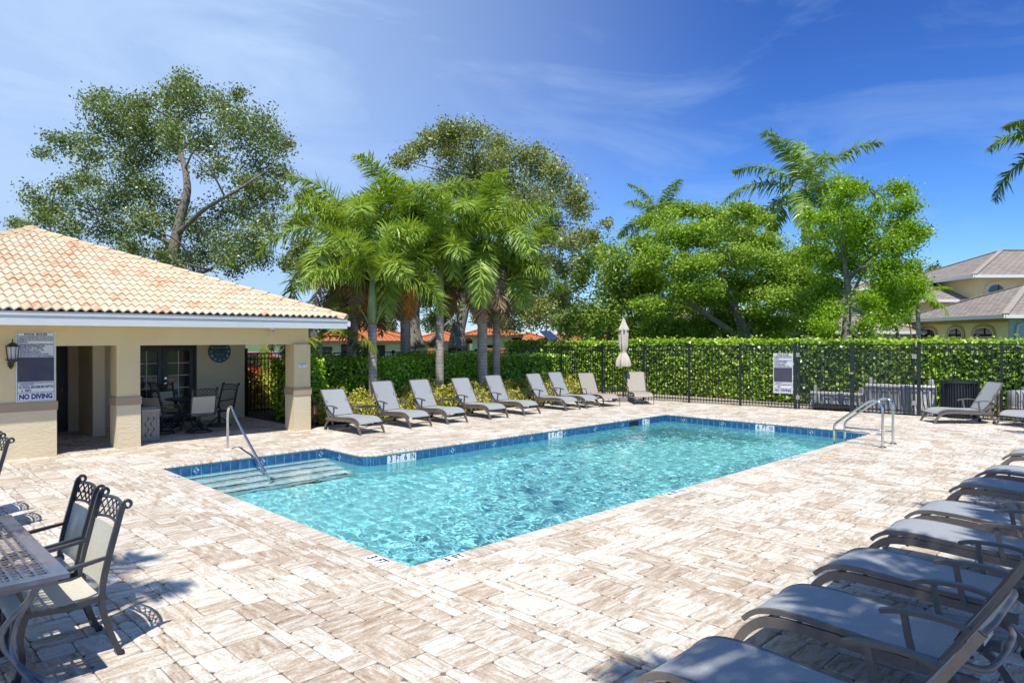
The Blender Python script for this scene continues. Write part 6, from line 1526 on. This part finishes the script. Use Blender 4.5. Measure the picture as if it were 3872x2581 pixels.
arched(yh, W3(29.6,41.8,0), RGT, 1.1, 4.9, 5.0, 5.45, 'house_yellow', lou=False)
arched(yh, W3(31.6,41.8,0), RGT, 1.3, 4.9, 5.0, 5.45, 'house_yellow', lou=False)
ch = empty('cream_house', tuple(W3(17,46,0)), 0, 'cream house half hidden behind the spreading tree', 'house')
block(ch, 15.5, 23.4, 40, 50, 2.55, .34, 'house_cream', 'shingle', .6)
block(ch, 22.0, 25.0, 43.5, 49, 5.3, .3, 'house_cream', 'shingle', .6)
oc = Vector(ch.location)
MB().extrude([Vector(W3(a,39.98,z))-oc for a, z in ((16.2,0),(20.4,0),(20.4,2.1),(19.9,2.3),(16.7,2.3),(16.2,2.1))], Vector(FH2)*-.03).build('garage_door', 'brown_dark', ch)
MB().extrude([Vector(W3(a,43.47,z))-oc for a, z in ((22.2,.0),(24.6,.0),(24.6,4.9),(22.2,4.9))], Vector(FH2)*-.03).build('screen_bay', 'brown_dark', ch)
gh = empty('grey_roof_house', tuple(W3(11.5,47,0)), 0, 'small white house with a grey roof behind the umbrella', 'house')
block(gh, 10.6, 13.2, 46, 52, 2.9, .5, 'house_white', 'shingle', .6)
og = Vector(gh.location)
for k in range(3): 
    a = 11.0+k*.7
    wn_ = MB().extrude([Vector(W3(x,45.97,z))-og for x, z in ((a,1.8),(a+.55,1.8),(a+.55,2.6),(a,2.6))], Vector(FH2)*-.03).build('window', 'white_paint', gh)
    MB().extrude([Vector(W3(x,45.93,z))-og for x, z in ((a+.05,1.85),(a+.5,1.85),(a+.5,2.55),(a+.05,2.55))], Vector(FH2)*-.01).build('pane', 'dark_glass', wn_)
def orange_house(label, xa, xb, D, ez, slope, dp, wins, wm='house_white'):
    X0, X1 = (xa*SD-1936)/FPX*D, (xb*SD-1936)/FPX*D; r_ = empty('orange_roof_house', tuple(W3((X0+X1)/2,D+dp/2,0)), 0, label, 'house', 'orange tiled houses in the distance')
    block(r_, X0, X1, D, D+dp, ez, slope, wm, 'clay_roof', .7, gut='brown_dark'); o_ = Vector(r_.location)
    for f, w_, z0, z1, mt in wins:
        a = X0+(X1-X0)*f
        wn_ = MB().extrude([Vector(W3(x,D-.02,z))-o_ for x, z in ((a,z0),(a+w_,z0),(a+w_,z1),(a,z1))], Vector(FH2)*-.04).build('window' if z0 > .3 else 'door', 'brown_dark', r_)
        MB().extrude([Vector(W3(x,D-.065,z))-o_ for x, z in ((a+.07,z0+.07),(a+w_-.07,z0+.07),(a+w_-.07,z1-.07),(a+.07,z1-.07))], Vector(FH2)*-.01).build('pane', mt, wn_)
    return r_
orange_house('orange roofed house behind the left palm trunks', 690, 925, 42, 1.98, .26, 9, [(.40,1.1,.2,1.75,'dark_glass'),(.62,1.3,.2,1.7,'brown_dark'),(.12,1.2,.8,1.6,'dark_glass')])
orange_house('orange roofed house between the middle palm trunks', 955, 1062, 47, 1.95, .28, 8, [(.7,.9,.5,1.7,'dark_glass')])
orange_house('orange roofed house with steeper roof left of the third palm', 1085, 1175, 44, 2.35, .30, 8, [(.2,1.0,.8,1.7,'dark_glass')])
hb = orange_house('large orange roofed house with dark awning right of the third palm', 1170, 1262, 50, 1.88, .30, 11, [(.20,1.2,.7,1.5,'dark_glass'),(.78,1.1,.4,1.7,'dark_glass')])
orange_house('long low orange roof far right of the palms', 1245, 1345, 58, 1.85, .26, 10, [(.3,1.4,.6,1.6,'dark_glass')])
orange_house('orange roof glimpsed behind the umbrella', 1400, 1490, 62, 2.1, .30, 10, [(.3,1.4,.6,1.6,'dark_glass')])
aw = empty('solar_awning', tuple(W3(2.9,49,0)), 0, 'dark blue sloping panel on the large orange roof', 'panel'); oa = Vector(aw.location)
X0, X1 = (1240*SD-1936)/FPX*49, (1285*SD-1936)/FPX*49
MB().extrude([Vector(W3(X0,49.9,2.62))-oa, Vector(W3(X1-.6,49.9,2.62))-oa, Vector(W3(X1,48.5,1.98))-oa, Vector(W3(X0+.6,48.5,1.98))-oa], (0,0,.06)).build('panel', 'solar', aw)
MB().beam(Vector(W3(X1-.1,48.6,0))-oa, Vector(W3(X1-.1,48.6,2.0))-oa, .1, .1).beam(Vector(W3(X0+.7,48.6,0))-oa, Vector(W3(X0+.7,48.6,2.0))-oa, .1, .1).build('post', 'brown_dark', aw)
for i, (x, D, w_, lb) in enumerate(((1004,40,1.1,'orange wooden fence panel by the oak trunk'), (1136,40,1.7,'orange wooden fence panel beside the shaggy palm'))):
    p = dd(x, 800, D); wf = empty('wooden_fence', (p[0],p[1],0), R(YAW-90), lb, 'fence', 'orange wooden fences at the far houses')
    for k in range(int(w_/.14)): MB().box(-w_/2+k*.14,-w_/2+k*.14+.125,-.012,.012,0,1.55).build('board', 'wood_orange', wf)
p = dd(1163,805,45); sl_ = empty('street_lamp', (p[0],p[1],0), R(YAW-90), 'thin grey street lamp post left of the large orange house', 'street lamp')
MB().tube([(0,0,0),(0,0,4.0)], [.06,.045], 10).build('pole', 'plastic_grey', sl_, smooth=True); MB().beam((0,0,3.98),(-.9,0,4.05),.10,.07).build('lamp_head', 'plastic_white', sl_); MB().beam((0,0,3.9),(.8,0,4.1),.05,.05).build('arm', 'plastic_white', sl_)
p = dd(1573,800,36); gl2 = empty('garden_lantern', (p[0],p[1],0), 0, 'black post lantern peeking over the hedge', 'street lamp')
MB().tube([(0,0,0),(0,0,1.75)], .05, 10).build('post', 'black_metal', gl2); MB().lathe([(.10,1.75),(.20,1.80),(.24,2.1),(.10,2.3),(.05,2.36),(.0,2.45)], 8).build('lantern_head', 'black_metal', gl2); MB().lathe([(.205,1.84),(.235,2.06)], 8).build('glass', 'dark_glass', gl2)
p = dd(1340,800,54); fl_ = empty('flag_pole', (p[0],p[1],0), R(YAW-90), 'small striped flag hanging by the far slim palms', 'flag')
MB().tube([(0,0,0),(0,0,4.2)], .035, 8).build('pole', 'plastic_white', fl_)
for k in range(5): MB().add([(-.05-.12*k,.0+.03*(k%2),3.9-.12*k),(-.17-.12*k,.03*((k+1)%2),3.75-.12*k),(-.17-.12*k,.03*((k+1)%2),2.9-.02*k),(-.05-.12*k,.03*(k%2),3.0-.02*k)], [(0,1,2,3)]).build('stripe', 'flag_red' if k % 2 == 0 else 'white_paint', fl_, fix=False)

# red car beyond the side gate
p = dep(905,1345,25.5); ca_ = empty('red_car', (p[0],p[1],0), R(YAW-90+6), 'red car parked beyond the side gate', 'car')
side = [(-2.1,.32),(-2.15,.62),(-2.05,.92),(-1.0,1.02),(-.45,1.02),(1.2,1.02),(2.0,.98),(2.12,.7),(2.1,.32)]
MB().extrude([(x,-.85,z) for x, z in side], (0,1.7,0)).build('body', 'red_paint', ca_)
cb = [(-.95,1.015),(-.35,1.58),(1.25,1.62),(1.85,1.015)]; MB().extrude([(x,-.72,z) for x, z in cb], (0,1.44,0)).build('cabin', 'red_paint', ca_)
for s in (-.723,.723):
    for w_ in ([(-.72,1.06),(-.28,1.5),(.35,1.52),(.35,1.06)],[(.45,1.06),(.45,1.52),(1.18,1.53),(1.6,1.06)]): MB().extrude([(x,s,z) for x, z in w_], (0,.008 if s > 0 else -.008,0)).build('side_window', 'dark_glass', ca_)
for x in (-1.35,1.35):
    for s in (-.80,.80):
        wh = MB().lathe([(.0,-.11),(.30,-.11),(.33,-.08),(.33,.08),(.30,.11),(.0,.11)], 20); wh.v = [(x+a, s+c, .33+b) for a,b,c in wh.v]; wo = wh.build('wheel', 'rubber', ca_)
        rm = MB().lathe([(.0,-.115),(.19,-.115),(.19,.115),(.0,.115)], 16); rm.v = [(x+a, s+c, .33+b) for a,b,c in rm.v]; rm.build('rim', 'steel', wo)
for s in (-.55,.55): MB().cbox((-2.12,s,.72),.06,.32,.14).build('headlight', 'lamp_glass', ca_)
